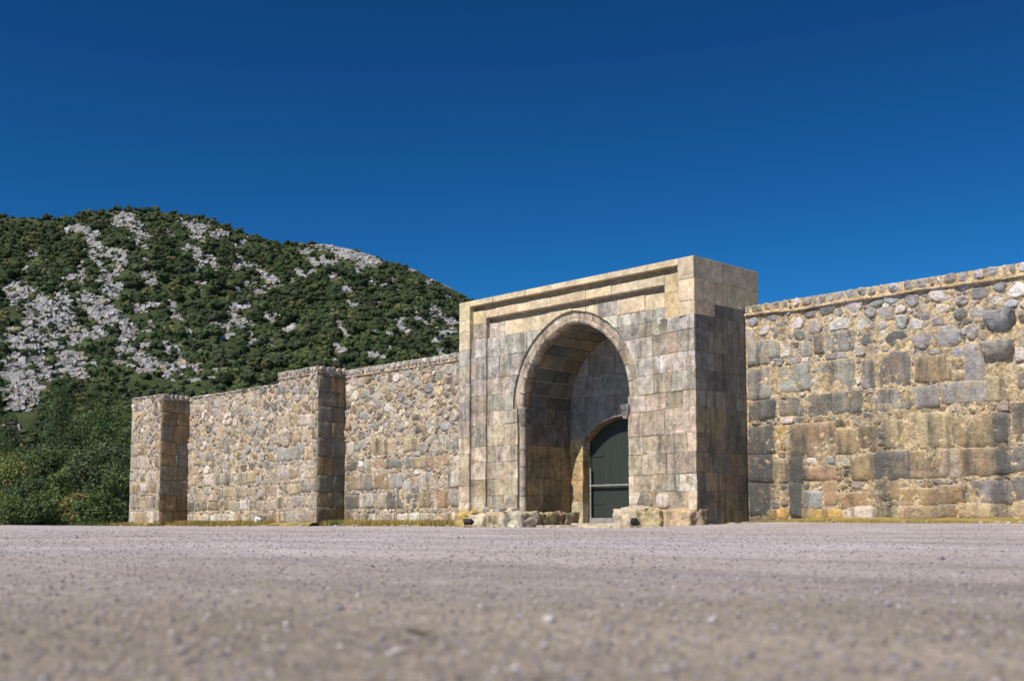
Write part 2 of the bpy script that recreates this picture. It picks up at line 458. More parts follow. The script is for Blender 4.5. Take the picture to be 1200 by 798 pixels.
def mortar_sheet(parent, x0, x1, z0, z1, fn, step, amp, mat, name='mortar', col=None, seed=0):
    nx, nz = int((x1-x0)/step)+1, int((z1-z0)/step)+1
    V = []; L = parent.location
    for j in range(nz+1):
        for i in range(nx+1):
            u = x0+(x1-x0)*i/nx; w = z0+(z1-z0)*j/nz
            e = 1 if 0 < i < nx and 0 < j < nz else 0
            d = (noise.noise(Vector((u*1.1, w*1.1, seed)))*.9 + noise.noise(Vector((u*4.5, w*6, seed+5)))*1.0 + noise.noise(Vector((u*12, w*15, seed+9)))*.7)*amp*e
            a, b, c = fn(u, w, d); V.append((a-L[0], b-L[1], c-L[2]))
    F = [(j*(nx+1)+i, j*(nx+1)+i+1, (j+1)*(nx+1)+i+1, (j+1)*(nx+1)+i) for j in range(nz) for i in range(nx)]
    me = mesh_py(name, V, F, (.5, .4, .28), True)
    return link(name, me, mat, parent)

def core(parent, x0, x1, y0, y1, z0, z1, mat, name='core'):
    V, F = box_vf(x0, x1, y0, y1, z0, z1); L = parent.location
    me = mesh_py(name, [(a-L[0], b-L[1], c-L[2]) for a, b, c in V], F, (.4, .34, .25))
    return link(name, me, mat, parent)

PART_CAP = 285
def emit(parent, pieces, cap=PART_CAP, smallname='small_stones', minarea=.045):
    """pieces: (name, VF, mat, colour, smooth, weight); the largest become parts, the rest are joined by material"""
    pieces.sort(key=lambda p: -p[5])
    rest = {}
    for i, (nm, VF, mat, c, sm, wgt) in enumerate(pieces):
        if i < cap and wgt >= minarea: put(parent, nm, VF, mat, c, sm)
        else: rest.setdefault(mat.name, (mat, Acc()))[1].add(VF[0], VF[1], c, VF[2] if len(VF) > 2 else None)
    for mat, acc in rest.values():
        L = parent.location; acc.V = [(a-L[0], b-L[1], c-L[2]) for a, b, c in acc.V]
        link(smallname, acc.mesh(smallname, False), mat, parent, kind='stuff')

def coping(pieces, x0, x1, z0, z1, fn, rng, mean=.26, mat=None, end=0):
    """a course of small stones along the wall head"""
    x = x0
    while x < x1-.05:
        w = min(mean*rng.uniform(.55, 1.6), x1-x)
        zs = [z0, z1]
        if rng.random() < .10: zs = [z0, z0+(z1-z0)*rng.uniform(.4, .6), z1]
        for k in range(len(zs)-1):
            a, b = zs[k], zs[k+1]
            p = [(x+rng.uniform(0, .07), a+rng.uniform(0, .05)), (x+w-rng.uniform(0, .05), a+rng.uniform(0, .05)), (x+w-rng.uniform(0, .09), b-rng.uniform(0, .05)), (x+w*.5, b-rng.uniform(-.02, .02)), (x+rng.uniform(0, .08), b-rng.uniform(0, .06))]
            c = vary(rng, rng.choice([(.36,.36,.38), (.40,.40,.42), KC['s'], (.52,.51,.50), KC['m'], KC['g']]), .2)
            pieces.append(('stone', rough(p, fn, rng, h=rng.uniform(.04, .085), gap=.006, rnd=1, n1=.4, n2=.65, step=0, lump=.8), mat or M_RUBBLE, c, False, w*(b-a)))
        x += w

def ledge(parent, x0, x1, zc, fn, rng, depth=.06, th=.05, wavy=.03, name='mortar_ledge', mat=None):
    """wavy protruding mortar fillet under the coping"""
    n = int((x1-x0)/.12)+2; V = []; F = []; L = parent.location
    for i in range(n+1):
        u = x0+(x1-x0)*i/n
        z = zc + noise.noise(Vector((u*.7, 1.3, 0)))*wavy + noise.noise(Vector((u*3, 5.3, 0)))*.012
        d = depth*(1+.35*noise.noise(Vector((u*2.2, 7.7, 0)))); t = th*(1+.5*noise.noise(Vector((u*1.5, 2.7, 0))))
        for (dd, zz) in ((-.05, z), (d, z+.008), (d+.012, z+t*.5), (d*.9, z+t), (-.05, z+t+.02)):
            a, b, c = fn(u, zz, dd); V.append((a-L[0], b-L[1], c-L[2]))
    for i in range(n):
        for k in range(4): F.append((i*5+k, (i+1)*5+k, (i+1)*5+k+1, i*5+k+1))
    return link(name, mesh_py(name, V, F, (.56, .45, .28), False), mat or M_MORTAR, parent)

WALL_Y = 2.46
# ================================================================== ground
def build_ground():
    xs = sorted(set([round(v, 3) for v in np.concatenate([
        -np.geomspace(60, 3500, 22)[::-1], np.arange(-58, 26, .42), np.geomspace(26.5, 3500, 26)])]))
    ys = sorted(set([round(v, 3) for v in np.concatenate([
        -np.geomspace(29, 3500, 26)[::-1], np.arange(-28, 8, .30), np.geomspace(8.5, 3500, 30)])]))
    V = [(x, y, ground_z(x, y)) for y in ys for x in xs]
    nx = len(xs)
    F = [(j*nx+i, j*nx+i+1, (j+1)*nx+i+1, (j+1)*nx+i) for j in range(len(ys)-1) for i in range(nx-1)]
    N = NT('gravel'); P = N.pos()
    band = N.noise(N.pos((.12, .12, .2)), 2.2, 6, .65); patch = N.noise(N.pos((.5, .9, 1)), 1, 6, .65)
    c = N.mix(N.ramp(band, [(.38, 0), (.62, 1)]), (.435, .395, .435), (.36, .315, .30))
    # browner earth around the camera, with vignette darkening painted into the colour
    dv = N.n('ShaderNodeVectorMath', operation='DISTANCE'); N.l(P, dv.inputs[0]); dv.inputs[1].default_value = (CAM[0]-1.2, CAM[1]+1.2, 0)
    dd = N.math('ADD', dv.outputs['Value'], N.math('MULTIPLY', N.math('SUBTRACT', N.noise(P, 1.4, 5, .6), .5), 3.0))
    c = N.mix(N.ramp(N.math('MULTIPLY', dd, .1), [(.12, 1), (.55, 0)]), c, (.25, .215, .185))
    tk = N.noise(N.pos((.07, .55, .2)), 1.6, 5, .6, .6)
    c = N.mix(1, c, N.ramp(tk, [(.36, .84), (.46, 1.0), (.56, 1.0), (.64, 1.14)]), 'MULTIPLY')
    c = N.mix(1, c, N.ramp(patch, [(.3, .84), (.7, 1.14)]), 'MULTIPLY')
    v = N.n('ShaderNodeTexVoronoi'); v.inputs['Scale'].default_value = 110; N.l(P, v.inputs['Vector'])
    sep = N.n('ShaderNodeSeparateColor'); N.l(v.outputs['Color'], sep.inputs[0])
    c = N.mix(1, c, N.ramp(sep.outputs[0], [(0, .62), (.5, 1.0), (1, 1.45)]), 'MULTIPLY')
    v2 = N.n('ShaderNodeTexVoronoi'); v2.inputs['Scale'].default_value = 42; N.l(P, v2.inputs['Vector'])
    sep2 = N.n('ShaderNodeSeparateColor'); N.l(v2.outputs['Color'], sep2.inputs[0])
    c = N.mix(1, c, N.ramp(sep2.outputs[0], [(0, .72), (.15, .95), (.85, 1.05), (1, 1.35)]), 'MULTIPLY')
    v3 = N.n('ShaderNodeTexVoronoi'); v3.inputs['Scale'].default_value = 16; N.l(N.pos((1, 1.6, 1)), v3.inputs['Vector'])
    sep3 = N.n('ShaderNodeSeparateColor'); N.l(v3.outputs['Color'], sep3.inputs[0])
    c = N.mix(1, c, N.ramp(sep3.outputs[0], [(0, .8), (.12, .97), (.88, 1.03), (1, 1.2)]), 'MULTIPLY')
    b = N.bump(v.outputs['Distance'], .6, .01); b = N.bump(N.noise(P, 9, 5, .6), .5, .03, b)
    m = N.out(c, .95, b, .15)
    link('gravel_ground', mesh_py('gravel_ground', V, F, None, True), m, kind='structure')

    # loose pebbles, thick near the camera
    rng = np.random.default_rng(5)
    ico = np.array([(0,0,-.8),(1,0,0),(.3,.95,.05),(-.8,.6,0),(-.8,-.6,.05),(.3,-.95,0),(.1,.05,.85)])
    ft = np.array([(0,2,1),(0,3,2),(0,4,3),(0,5,4),(0,1,5),(6,1,2),(6,2,3),(6,3,4),(6,4,5),(6,5,1)])
    n = 46000
    r = 1.3 + 27*rng.random(n)**1.25; a = rng.uniform(-.50, .50, n)
    X = CAM[0] + r*(FW[0]*np.cos(a)+RT[0]*np.sin(a)); Y = CAM[1] + r*(FW[1]*np.cos(a)+RT[1]*np.sin(a))
    ok = Y < -.8; X, Y, r = X[ok], Y[ok], r[ok]; n = len(X)
    s = .0025 + .0045*rng.random(n)**3*(1+r*.07); s *= np.where(rng.random(n) < .015, 1.7, 1)
    big = rng.random((n, 7, 3))*.5+.75
    V = ico[None]*big*s[:, None, None]*np.array([1.15, 1, .65])
    th = rng.uniform(0, 6.28, n); c_, s_ = np.cos(th)[:, None], np.sin(th)[:, None]
    V = np.stack([V[..., 0]*c_-V[..., 1]*s_, V[..., 0]*s_+V[..., 1]*c_, V[..., 2]], -1)
    Z = np.array([ground_z(x, y) for x, y in zip(X, Y)])
    V += np.stack([X, Y, Z+s*.35], -1)[:, None]
    F = (ft[None] + (np.arange(n)*7)[:, None, None]).reshape(-1, 3)
    tone = rng.choice(5, n, p=[.38, .25, .17, .08, .12])
    pal = np.array([(.38, .34, .37), (.33, .28, .26), (.24, .23, .26), (.52, .48, .50), (.13, .12, .15)])
    cc = np.repeat(pal[tone]*rng.uniform(.8, 1.2, (n, 1)), len(ft), 0)
    N = NT('pebble_stone'); c = N.mix(1, N.attr(), N.ramp(N.noise(N.pos(), 120, 3), [(.3, .8), (.7, 1.2)]), 'MULTIPLY')
    link('loose_gravel', mesh_np('loose_gravel', V.reshape(-1, 3), F, cc), N.out(c, .9, None, .2), kind='stuff')
build_ground()

# ================================================================== gateway
CX = -5.0; SPR = 3.87; E_ = .27
def arch_x(z, half):
    """half width of the pointed arch at height z"""
    if z <= SPR: return half
    R = half+E_; t = R*R-(z-SPR)**2
    return math.sqrt(t)-E_ if t > E_*E_ else 0.0
def arch_z(dx, half):
    R = half+E_; return SPR+math.sqrt(max(0, R*R-(abs(dx)+E_)**2))
H_IN, H_ROLL, H_RING = 2.27, 2.45, 2.68
FIELD = .32
def field_y(x, z):
    if x > -2.3 and z < 6.05: return FIELD*max(0, min(1, (-.15-x)/2.15))
    return FIELD
def gate_front(u, w, d):
    return (u, field_y(u, w)-d, w)

gate = empty('gateway', (-5, 1.6, 0), 'tall square stone gateway with pointed arch recess, moulded cornice and pale restored top', 'gateway')
rng = random.Random(11)
GP = []    # pieces of the gate
ZR = [6.86, 6.4, 6.02, 5.6, 4.99, 4.45, 3.88, 3.39, 2.67, 2.13, 1.53, 1.05, .50]
ZL = [6.86, 6.36, 5.7, 4.97, 4.41, 3.85, 3.41, 2.68, 2.15, 1.58, 1.04, .50]

def pick(z, rng, new=False):
    if new: return vary(rng, KC['n'], .06, .02)
    lo, hi = (.47, .39, .30), (.43, .40, .365); t = sstep((z-2.0)/3.2)
    base = [lo[i]*(1-t)+hi[i]*t for i in range(3)]
    c = KC[rng.choice('gmbPtmd')] if rng.random() < .3 else base
    return vary(rng, tuple(.5*a+.5*b for a, b in zip(c, base)), .24, .04)
    if z > 4.6: c = rng.choice(['g', 'g', 'm', 'm', 'g', 'p', 'P'])
    elif z > 2.7: c = rng.choice(['g', 'm', 'm', 'b', 'P', 't'])
    else: c = rng.choice(['m', 'b', 'b', 'P', 't', 'm', 't'])
    return vary(rng, KC[c], .15)

def arch_cut(xa, xb, z0, z1, half, sgn):
    """block between xa (outer) and xb (towards the arch), cut by the curve; sgn -1 = left half"""
    # work with distance from the centre line
    da, db = abs(xa-CX), abs(xb-CX)
    top = arch_z(0, half)
    if z0 >= top or db >= arch_x(z0, half):
        return [(xa, z0), (xb, z0), (xb, z1), (xa, z1)]
    pts = []
    d0 = arch_x(z0, half)
    if da > d0: pts.append((da, z0)); pts.append((d0, z0)); lo = z0
    else:
        lo = arch_z(da, half)
        if lo >= z1-.02: return None
        pts.append((da, lo))
    dend = max(db, arch_x(z1, half) if z1 < top else 0)
    hi = min(z1, arch_z(dend, half))
    for k in range(1, 9):
        z = lo+(hi-lo)*k/8
        pts.append((arch_x(z, half), z))
    if dend <= db+1e-6 and hi < z1-.01: pts.append((db, z1))
    pts.append((da, z1))
    out = [(CX+sgn*d, z) for d, z in pts]
    res = []
    for p in out:
        if not res or math.hypot(p[0]-res[-1][0], p[1]-res[-1][1]) > .012: res.append(p)
    return res if abs(area(res)) > .01 else None

def split(x0, x1, rng, lo, hi):
    xs = [x0]; x = x0
    while x1-x > hi:
        x += rng.uniform(lo, hi)
        if x1-x < lo*.6: break
        xs.append(x)
    xs.append(x1); return xs

# field left of the arch (outer step edge at -8.84), rows down to the plinth
for i in range(len(ZL)-1):
    z1, z0 = ZL[i], ZL[i+1]
    for a, b in zip(*(lambda s: (s[:-1], s[1:]))(split(-8.82, CX, rng, .45, 1.15))):
        d_in = arch_x(z0, H_RING)
        p = arch_cut(a, b, z0, z1, H_RING, -1) if b > CX-d_in-.01 or z1 > 5 else [(a, z0), (b, z0), (b, z1), (a, z1)]
        if z1 <= SPR+.3 and b > CX-H_RING: 
            bb = CX-H_ROLL-.02 if z1 <= SPR else CX-H_RING
            if a > bb-.12: continue
            p = [(a, z0), (bb, z0), (bb, z1), (a, z1)]
        if not p: continue
        new = i == 0 and b > -7.6
        mat = M_NEW if new else M_ASHLAR
        c = pick(z0, rng, new)
        if i == 0 and not new: c = vary(rng, KC['p'], .1)
        if z0 < .6: c = vary(rng, KC['m'], .1)
        GP.append(('stone', ashlar(p, gate_front, rng, proud=rng.uniform(-.012, .012), chip=.016, edge=.014), mat, c, False, abs(area(p))))
# field right of the arch
for i in range(len(ZR)-1):
    z1, z0 = ZR[i], ZR[i+1]
    xend = -1.16 if z0 > 5.95 else -.0
    xs = split(CX, xend, rng, .45, 1.2)
    if z0 < 3 and i % 2: xs = split(CX, xend, rng, .55, 1.35)
    for a, b in zip(xs[:-1], xs[1:]):
        if z1 <= SPR+.3 and a < CX+H_IN+.02:
            if b < CX+H_IN+.14: continue
            a = CX+H_IN
        p = arch_cut(b, a, z0, z1, H_RING if z1 > SPR+.3 else H_IN, 1)
        if not p: continue
        new = (i == 0 and True) or (i == 1 and a > -1.9)
        if i == 0 and -4.1 < a < -3.2: new = False
        mat = M_NEW if new else M_ASHLAR
        c = pick(z0, rng, new)
        if i == 1 and not new: c = vary(rng, KC['g'] if a > -2.7 else KC['p'], .08)
        if rng.random() < .06 and z0 < 3: mat, c = M_BLOCK, vary(rng, KC['p'])
        GP.append(('stone', ashlar(p, gate_front, rng, proud=rng.uniform(-.012, .012), chip=.018, edge=.014), mat, c, False, abs(area(p))))
# stepped frame strips: outer (y 0) and inner (y .16), left full height, right only near the top
def strip(x0, x1, y, zs, matf, back):
    for z1, z0 in zip(zs[:-1], zs[1:]):
        p = [(x0, z0), (x1, z0), (x1, z1), (x0, z1)]
        mat, c = matf(z0)
        GP.append(('stone', ashlar(p, front(y), rng, proud=rng.uniform(-.004, .004), back=-back, chip=.008, edge=.012, gap=.005), mat, c, False, abs(area(p))*1.3))
ZF = [7.667, 7.03, 6.62, 6.02, 5.45, 4.85, 4.2, 3.6, 3.0, 2.45, 1.9, 1.35, .85, .5]
strip(-10, -9.46, 0, ZF, lambda z: (M_NEW, vary(rng, KC['n'], .05)) if z > 5.9 else (M_ASHLAR, pick(z, rng)), .30)
ZF2 = [7.47, 6.85, 6.36, 5.7, 4.97, 4.41, 3.85, 3.41, 2.68, 2.15, 1.58, 1.04, .5]
ZF2[0] = 7.31
strip(-9.46, -8.82, .16, ZF2, lambda z: (M_NEW, vary(rng, (.56, .44, .26), .05)) if z > 6.7 else (M_ASHLAR, pick(z, rng)), .24)
strip(-.56, 0, 0, [7.667, 7.03, 6.4, 5.99], lambda z: (M_NEW, vary(rng, KC['n'], .05)), .34)
strip(-1.16, -.56, .16, [7.31, 6.75, 5.99], lambda z: (M_NEW, vary(rng, (.56, .44, .26), .05)), .24)
# cornice: top band (y 0) and second band (y .16)
xs = split(-9.46, -.56, rng, 1.1, 1.9)
for a, b in zip(xs[:-1], xs[1:]):
    p = [(a, 7.49), (b, 7.49), (b, 7.667), (a, 7.667)]
    GP.append(('cornice_block', ashlar(p, front(0), rng, gap=.003, proud=rng.uniform(-.003, .003), back=-.34, chip=.005, edge=.01, step=.3), M_NEW, vary(rng, KC['n'], .05), False, 1.0))
xs = split(-8.82, -1.16, rng, 1.0, 1.7)
for a, b in zip(xs[:-1], xs[1:]):
    p = [(a, 7.03), (b, 7.03), (b, 7.31), (a, 7.31)]
    GP.append(('cornice_block', ashlar(p, front(.16), rng, gap=.003, proud=rng.uniform(-.003, .003), back=-.24, chip=.005, edge=.01, step=.3), M_NEW, vary(rng, KC['n'], .05), False, 1.0))
for (xa, xb, z0, z1, yy) in ((-9.44, -.58, 7.312, 7.485, .30), (-8.80, -1.18, 6.862, 7.027, .425)):
    xs = split(xa, xb, rng, 1.2, 2.0)
    for a, b in zip(xs[:-1], xs[1:]):
        GP.append(('groove_block', ashlar([(a, z0), (b, z0), (b, z1), (a, z1)], front(yy), rng, gap=.003, back=-.05, chip=.004, edge=.006, step=.4), M_NEW, vary(rng, (.40, .32, .22), .05), False, .35))  # sunk course, colour darkened to deepen the shadow under each band
# hollow chamfers softening the two steps on the left
for (xe, ye) in ((-9.46, 0.0), (-8.82, .16)):
    for z1, z0 in zip(ZF2[2:-1], ZF2[3:]):
        V = []; mm = 5
        for z in (z0+.006, z1-.006):
            for k in range(mm):
                t = math.pi/2*k/(mm-1)
                V.append((xe-.03+.17*(1-math.cos(t)), ye-.004+.166*math.sin(t), z))
            V.append((xe-.03, ye+.17, z))
        w = mm+1
        F = [(k, k+1, w+k+1, w+k) for k in range(mm)] + [(mm, 0, w, w+mm), tuple(range(w)), tuple(range(w, 2*w))[::-1]]
        GP.append(('cove_moulding', (V, F), M_ASHLAR, pick(z0, rng), False, .30))
# top slabs
xs = split(-10, 0, rng, 1.1, 1.9)
for a, b in zip(xs[:-1], xs[1:]):
    for y0, y1 in ((.02, 1.0), (1.0, 2.1), (2.1, 3.16)):
        V, F = box_vf(a+.004, b-.004, y0+.003, y1-.003, 7.60, 7.672)
        GP.append(('top_slab', (V, F), M_NEW, vary(rng, KC['n'], .05), False, .01))
# right side face (x = 0), y 0..3.18
ZS = [7.667, 7.03, 6.4, 6.02, 5.6, 4.99, 4.45, 3.88, 3.39, 2.67, 2.13, 1.53, 1.05, .5, .02]
for i in range(len(ZS)-1):
    z1, z0 = ZS[i], ZS[i+1]
    ys = split(0.015, 3.18, rng, .45, 1.0)
    if i < 2: ys = split(0.015, 3.18, rng, .9, 1.7)
    for a, b in zip(ys[:-1], ys[1:]):
        p = [(a, z0), (b, z0), (b, z1), (a, z1)]
        new = i < 2 or (i == 2 and a < .9)
        if new: mat, c = M_NEW, vary(rng, KC['n'], .05)
        else:
            mat = M_SHADE; c = vary(rng, rng.choice([(.24,.23,.21), (.28,.265,.235), (.21,.205,.19)]) if z0 > 3 else rng.choice([(.27,.23,.17), (.21,.20,.17), (.29,.25,.18)]), .15)  # sunless side: stone colours darkened to carry the shade
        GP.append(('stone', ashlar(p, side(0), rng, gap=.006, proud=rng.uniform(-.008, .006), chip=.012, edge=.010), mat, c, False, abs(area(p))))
# left side face (x = -10)
for i in range(0, len(ZS)-1):
    z1, z0 = ZS[i], ZS[i+1]
    for a, b in zip(*(lambda s: (s[:-1], s[1:]))(split(.015, 2.46, rng, .7, 1.2))):
        p = [(a, z0), (b, z0), (b, z1), (a, z1)]
        GP.append(('stone', ashlar(p, lambda u, w, d: (-10-d, u, w), rng, gap=.006, chip=.01), M_ASHLAR if i > 1 else M_NEW, pick(z0, rng, i < 2), False, .02))

# ring of voussoirs, hood and roll moulding
RINGY = FIELD+.07
def arc_pts(half, n=64):
    """points left springing -> apex -> right springing, by angle"""
    R = half+E_; amax = math.acos(E_/R); out = []
    for k in range(n+1):
        a = amax*k/n; out.append((CX-(R*math.cos(a)-E_), SPR+R*math.sin(a)))
    return out + [(2*CX-x, z) for x, z in out[-2::-1]]
def ring_pt(s, half):
    """s in 0..1 from left springing over the apex to the right springing"""
    R = half+E_; amax = math.acos(E_/R)
    t = s*2 if s <= .5 else (1-s)*2
    a = amax*t; x = R*math.cos(a)-E_; z = SPR+R*math.sin(a)
    return (CX-x if s <= .5 else CX+x, z)
def ring_y(x): return field_y(x, 5)+.07
NV = 15
for k in range(NV):
    s0, s1 = k/NV, (k+1)/NV
    ip = [ring_pt(s0+(s1-s0)*t/6, H_ROLL) for t in range(7)]; op = [ring_pt(s0+(s1-s0)*t/6, H_RING) for t in range(7)]
    p = ip + op[::-1]
    c = vary(rng, rng.choice([KC['P'], KC['m'], KC['P']]), .10)
    GP.append(('voussoir', ashlar(p, lambda u, w, d: (u, ring_y(u)-d, w), rng, gap=.004, proud=rng.uniform(-.004, .004), back=-.3, chip=.004, edge=.006, step=.25), M_ASHLAR, c, False, .5))
# roll moulding: pieces of a round bead along the inner edge
for k in range(NV):
    s0, s1 = k/NV+.0006, (k+1)/NV-.0006
    V = []; F = []; m = 8; nn = 7
    for i in range(m):
        s = s0+(s1-s0)*i/(m-1)
        a_ = Vector((*ring_pt(s, H_IN),)); b_ = Vector((*ring_pt(s, H_ROLL),)); mid = (a_+b_)/2; r_ = (b_-a_)/2
        for j in range(nn):
            t = math.pi*j/(nn-1)
            q = mid - r_*math.cos(t)
            V.append((q[0], ring_y(mid[0])+.035-.085*math.sin(t), q[1]))
        V.append((b_[0], ring_y(mid[0])+.35, b_[1])); V.append((a_[0], ring_y(mid[0])+.35, a_[1]))
    w = nn+2
    for i in range(m-1):
        for j in range(w): F.append((i*w+j, i*w+(j+1) % w, (i+1)*w+(j+1) % w, (i+1)*w+j))
    F.append(tuple(range(w))); F.append(tuple((m-1)*w+j for j in range(w))[::-1])
    GP.append(('roll_moulding', (V, F), M_ASHLAR, vary(rng, KC['P'], .1), True, .4))
# ring legs on the left: the archivolt is carried down to the capital
# colonnette drums, capital left
for (z0, z1) in ((.45, 1.0), (1.0, 1.95), (1.95, 2.5), (2.5, 3.28)):
    V, F = tube_vf([(CX-2.35, .47, z0+.006), (CX-2.35, .47, z0+.02), (CX-2.35, .47, z1-.02), (CX-2.35, .47, z1-.006)], [.10, .115, .115, .10], 14)
    GP.append(('shaft_drum', (V, F), M_ASHLAR, vary(rng, KC['m'], .12), False, .6))
def capital(x, y, z0, z1, w, top_w, col, name='capital', depth=None):
    V = []; F = []
    lv = [(0, .55), (.18, .62), (.35, .78), (.62, .98), (.7, 1.0), (.95, 1.0), (1, .96)]
    for t, k in lv:
        z = z0+(z1-z0)*t; r = w/2*k
        for a in range(8):
            an = math.pi/8+a*math.pi/4; q = r*1.15
            V.append((x+max(-r, min(r, q*math.cos(an))), y+max(-r, min(r, q*math.sin(an))), z))
    for i in range(len(lv)-1):
        for a in range(8): F.append((i*8+a, i*8+(a+1) % 8, (i+1)*8+(a+1) % 8, (i+1)*8+a))
    F.append(tuple(range(8))[::-1]); F.append(tuple((len(lv)-1)*8+a for a in range(8)))
    GP.append((name, (V, F), M_BLOCK, col, False, .8))
capital(CX-2.33, .46, 3.30, 3.87, .34, .34, KC['d'])
capital(CX+2.20, .30, 3.24, 3.66, .30, .30, vary(rng, KC['s'], .02))

# niche: left jamb face (x = CX-H_IN), vault strips, back wall
ND = 2.67
JX = CX-H_IN
for i in range(len(ZL)-1):
    z1, z0 = ZL[i], ZL[i+1]
    if z0 > SPR-.3: continue
    z1 = min(z1, SPR)
    ys = split(.58, ND, rng, .5, 1.1)
    for a, b in zip(ys[:-1], ys[1:]):
        p = [(a, z0), (b, z0), (b, z1), (a, z1)]
        c = vary(rng, rng.choice([(.30,.22,.12), (.26,.20,.13), (.33,.25,.15)]) if z0 < 2.2 else rng.choice([(.19,.165,.13), (.15,.145,.13)]), .12)  # lower courses lighter and browner: ground bounce put into the colour
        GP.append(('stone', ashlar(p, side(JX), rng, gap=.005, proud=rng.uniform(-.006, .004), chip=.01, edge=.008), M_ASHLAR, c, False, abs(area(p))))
    # right jamb, facing left
    p = [(.45, z0), (ND, z0), (ND, z1), (.45, z1)]
    GP.append(('stone', ashlar(p, lambda u, w, d: (CX+H_IN-d, u, w), rng, gap=.005, chip=.01), M_ASHLAR, pick(z0, rng), False, .02))
NA = 16
for k in range(NA):
    s0, s1 = k/NA, (k+1)/NA
    ys = split(.74, ND, rng, .5, 1.0)
    for a, b in zip(ys[:-1], ys[1:]):
        def fv(u, w, d):
            x, z = ring_pt(w, H_IN); cx, cz = CX, SPR
            L = math.hypot(cx-x, cz-z); return (x+(cx-x)/L*d, u, z+(cz-z)/L*d)
        g = .0035
        pr = rng.uniform(-.008, .006)
        us = [a+.006, b-.006]; ws = [s0+g+(s1-s0-2*g)*t/3 for t in range(4)]
        V = [fv(u, w, pr) for u in us for w in ws] + [fv(u, w, -.08) for u in us for w in ws]
        F = [(j, j+1, 5+j, 4+j) for j in range(3)] + [(0, 4, 12, 8), (3, 11, 15, 7)] + [(j, 8+j, 9+j, j+1) for j in range(3)] + [(4+j, 5+j, 13+j, 12+j) for j in range(3)]
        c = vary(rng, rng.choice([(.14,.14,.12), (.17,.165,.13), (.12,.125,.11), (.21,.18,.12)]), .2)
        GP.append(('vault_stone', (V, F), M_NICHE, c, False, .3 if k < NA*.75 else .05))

# back wall blocks with the segmental door head
DX0, DX1, DSPR, DAP = -6.72, -3.28, 2.82, 3.60
dw = (DX1-DX0)/2; dr = DAP-DSPR; DR = (dw*dw+dr*dr)/(2*dr); DCZ = DAP-DR
def door_z(x): return DCZ+math.sqrt(max(0, DR*DR-(x-CX)**2))
ZB = [6.45, 5.75, 5.05, 4.35]
def in_arch_poly(p, half=H_IN+.05):
    return p
for i in range(len(ZB)-1):
    z1, z0 = ZB[i], ZB[i+1]
    for a, b in zip(*(lambda s: (s[:-1], s[1:]))(split(-7.3, -2.7, rng, .8, 1.5))):
        wz = min(z1, max(arch_z(a-CX, H_IN) if abs(a-CX) < H_IN else 0, arch_z(b-CX, H_IN) if abs(b-CX) < H_IN else 0)+.5)
        if wz < z0+.1: continue
        p = [(a, z0), (b, z0), (b, wz), (a, wz)]
        c = vary(rng, rng.choice([(.33,.31,.29), (.28,.27,.25), (.24,.225,.20)]), .12)
        GP.append(('stone', ashlar(p, front(ND), rng, gap=.005, proud=rng.uniform(-.004, .004), chip=.01, edge=.008), M_NICHE, c, False, abs(area(p))))
# door voussoirs (fan), to a polygonal outer line
nf = 9; a0 = math.atan2(DSPR-DCZ, -dw)
for k in range(nf):
    t0, t1 = k/nf, (k+1)/nf
    xa, xb = DX0+(DX1-DX0)*t0, DX0+(DX1-DX0)*t1
    if k == 0: xa = DX0
    def outp(x):
        dx, dz = x-CX, door_z(x)-DCZ; L = math.hypot(dx, dz); s = (4.35-door_z(x))/ (dz/L)
        return (x+dx/L*s, 4.35)
    oa, ob = outp(xa), outp(xb)
    p = [(xa, door_z(xa)), ((xa+xb)/2, door_z((xa+xb)/2)), (xb, door_z(xb)), ob, oa]
    p = clip(p, -1, 0, 7.27); p = clip(p, 1, 0, -2.73)
    c = vary(rng, rng.choice([(.29,.27,.25), (.26,.245,.22), (.34,.32,.30)]), .1)
    vf = ashlar(p, front(ND), rng, gap=.005, proud=rng.uniform(0, .004), back=-.36, chip=.008, edge=.01); nn = (len(vf[1])-1)//2
    GP.append(('door_voussoir', vf, M_NICHE, [(.22, .16, .09)]*nn + [c]*(nn+1), False, .5))  # soffit faces browner and darker than the front, shade put into the colour
for z1, z0 in ((4.35, 3.6), (3.6, 2.95), (2.95, 2.2), (2.2, 1.55), (1.55, .85), (.85, .1)):
    for sx in (-1, 1):
        xo = CX+sx*2.27; xi = CX+sx*dw
        if z0 >= 2.9:
            # filler left of the springing
            xx = xi+sx*.0
            if z0 > 3.5: continue
            p = [(xo, z0), (xi+sx*.06, z0), (xi+sx*.2, z1), (xo, z1)]
        else: p = [(xo, z0), (xi, z0), (xi, z1), (xo, z1)]
        c = vary(rng, KC['t'] if z0 < 2.8 else KC['g'], .1)
        if z0 > .8 and z0 < 2.4: c = vary(rng, (.50, .37, .19), .06)
        if z0 < .8: c = vary(rng, (.56, .46, .33), .06)
        GP.append(('stone', ashlar(p, front(ND), rng, gap=.004, proud=rng.uniform(0, .015), back=-.36, chip=.02, edge=.02), M_ASHLAR if z0 < 2.8 else M_SHADE, c, False, abs(area(p))*1.5))

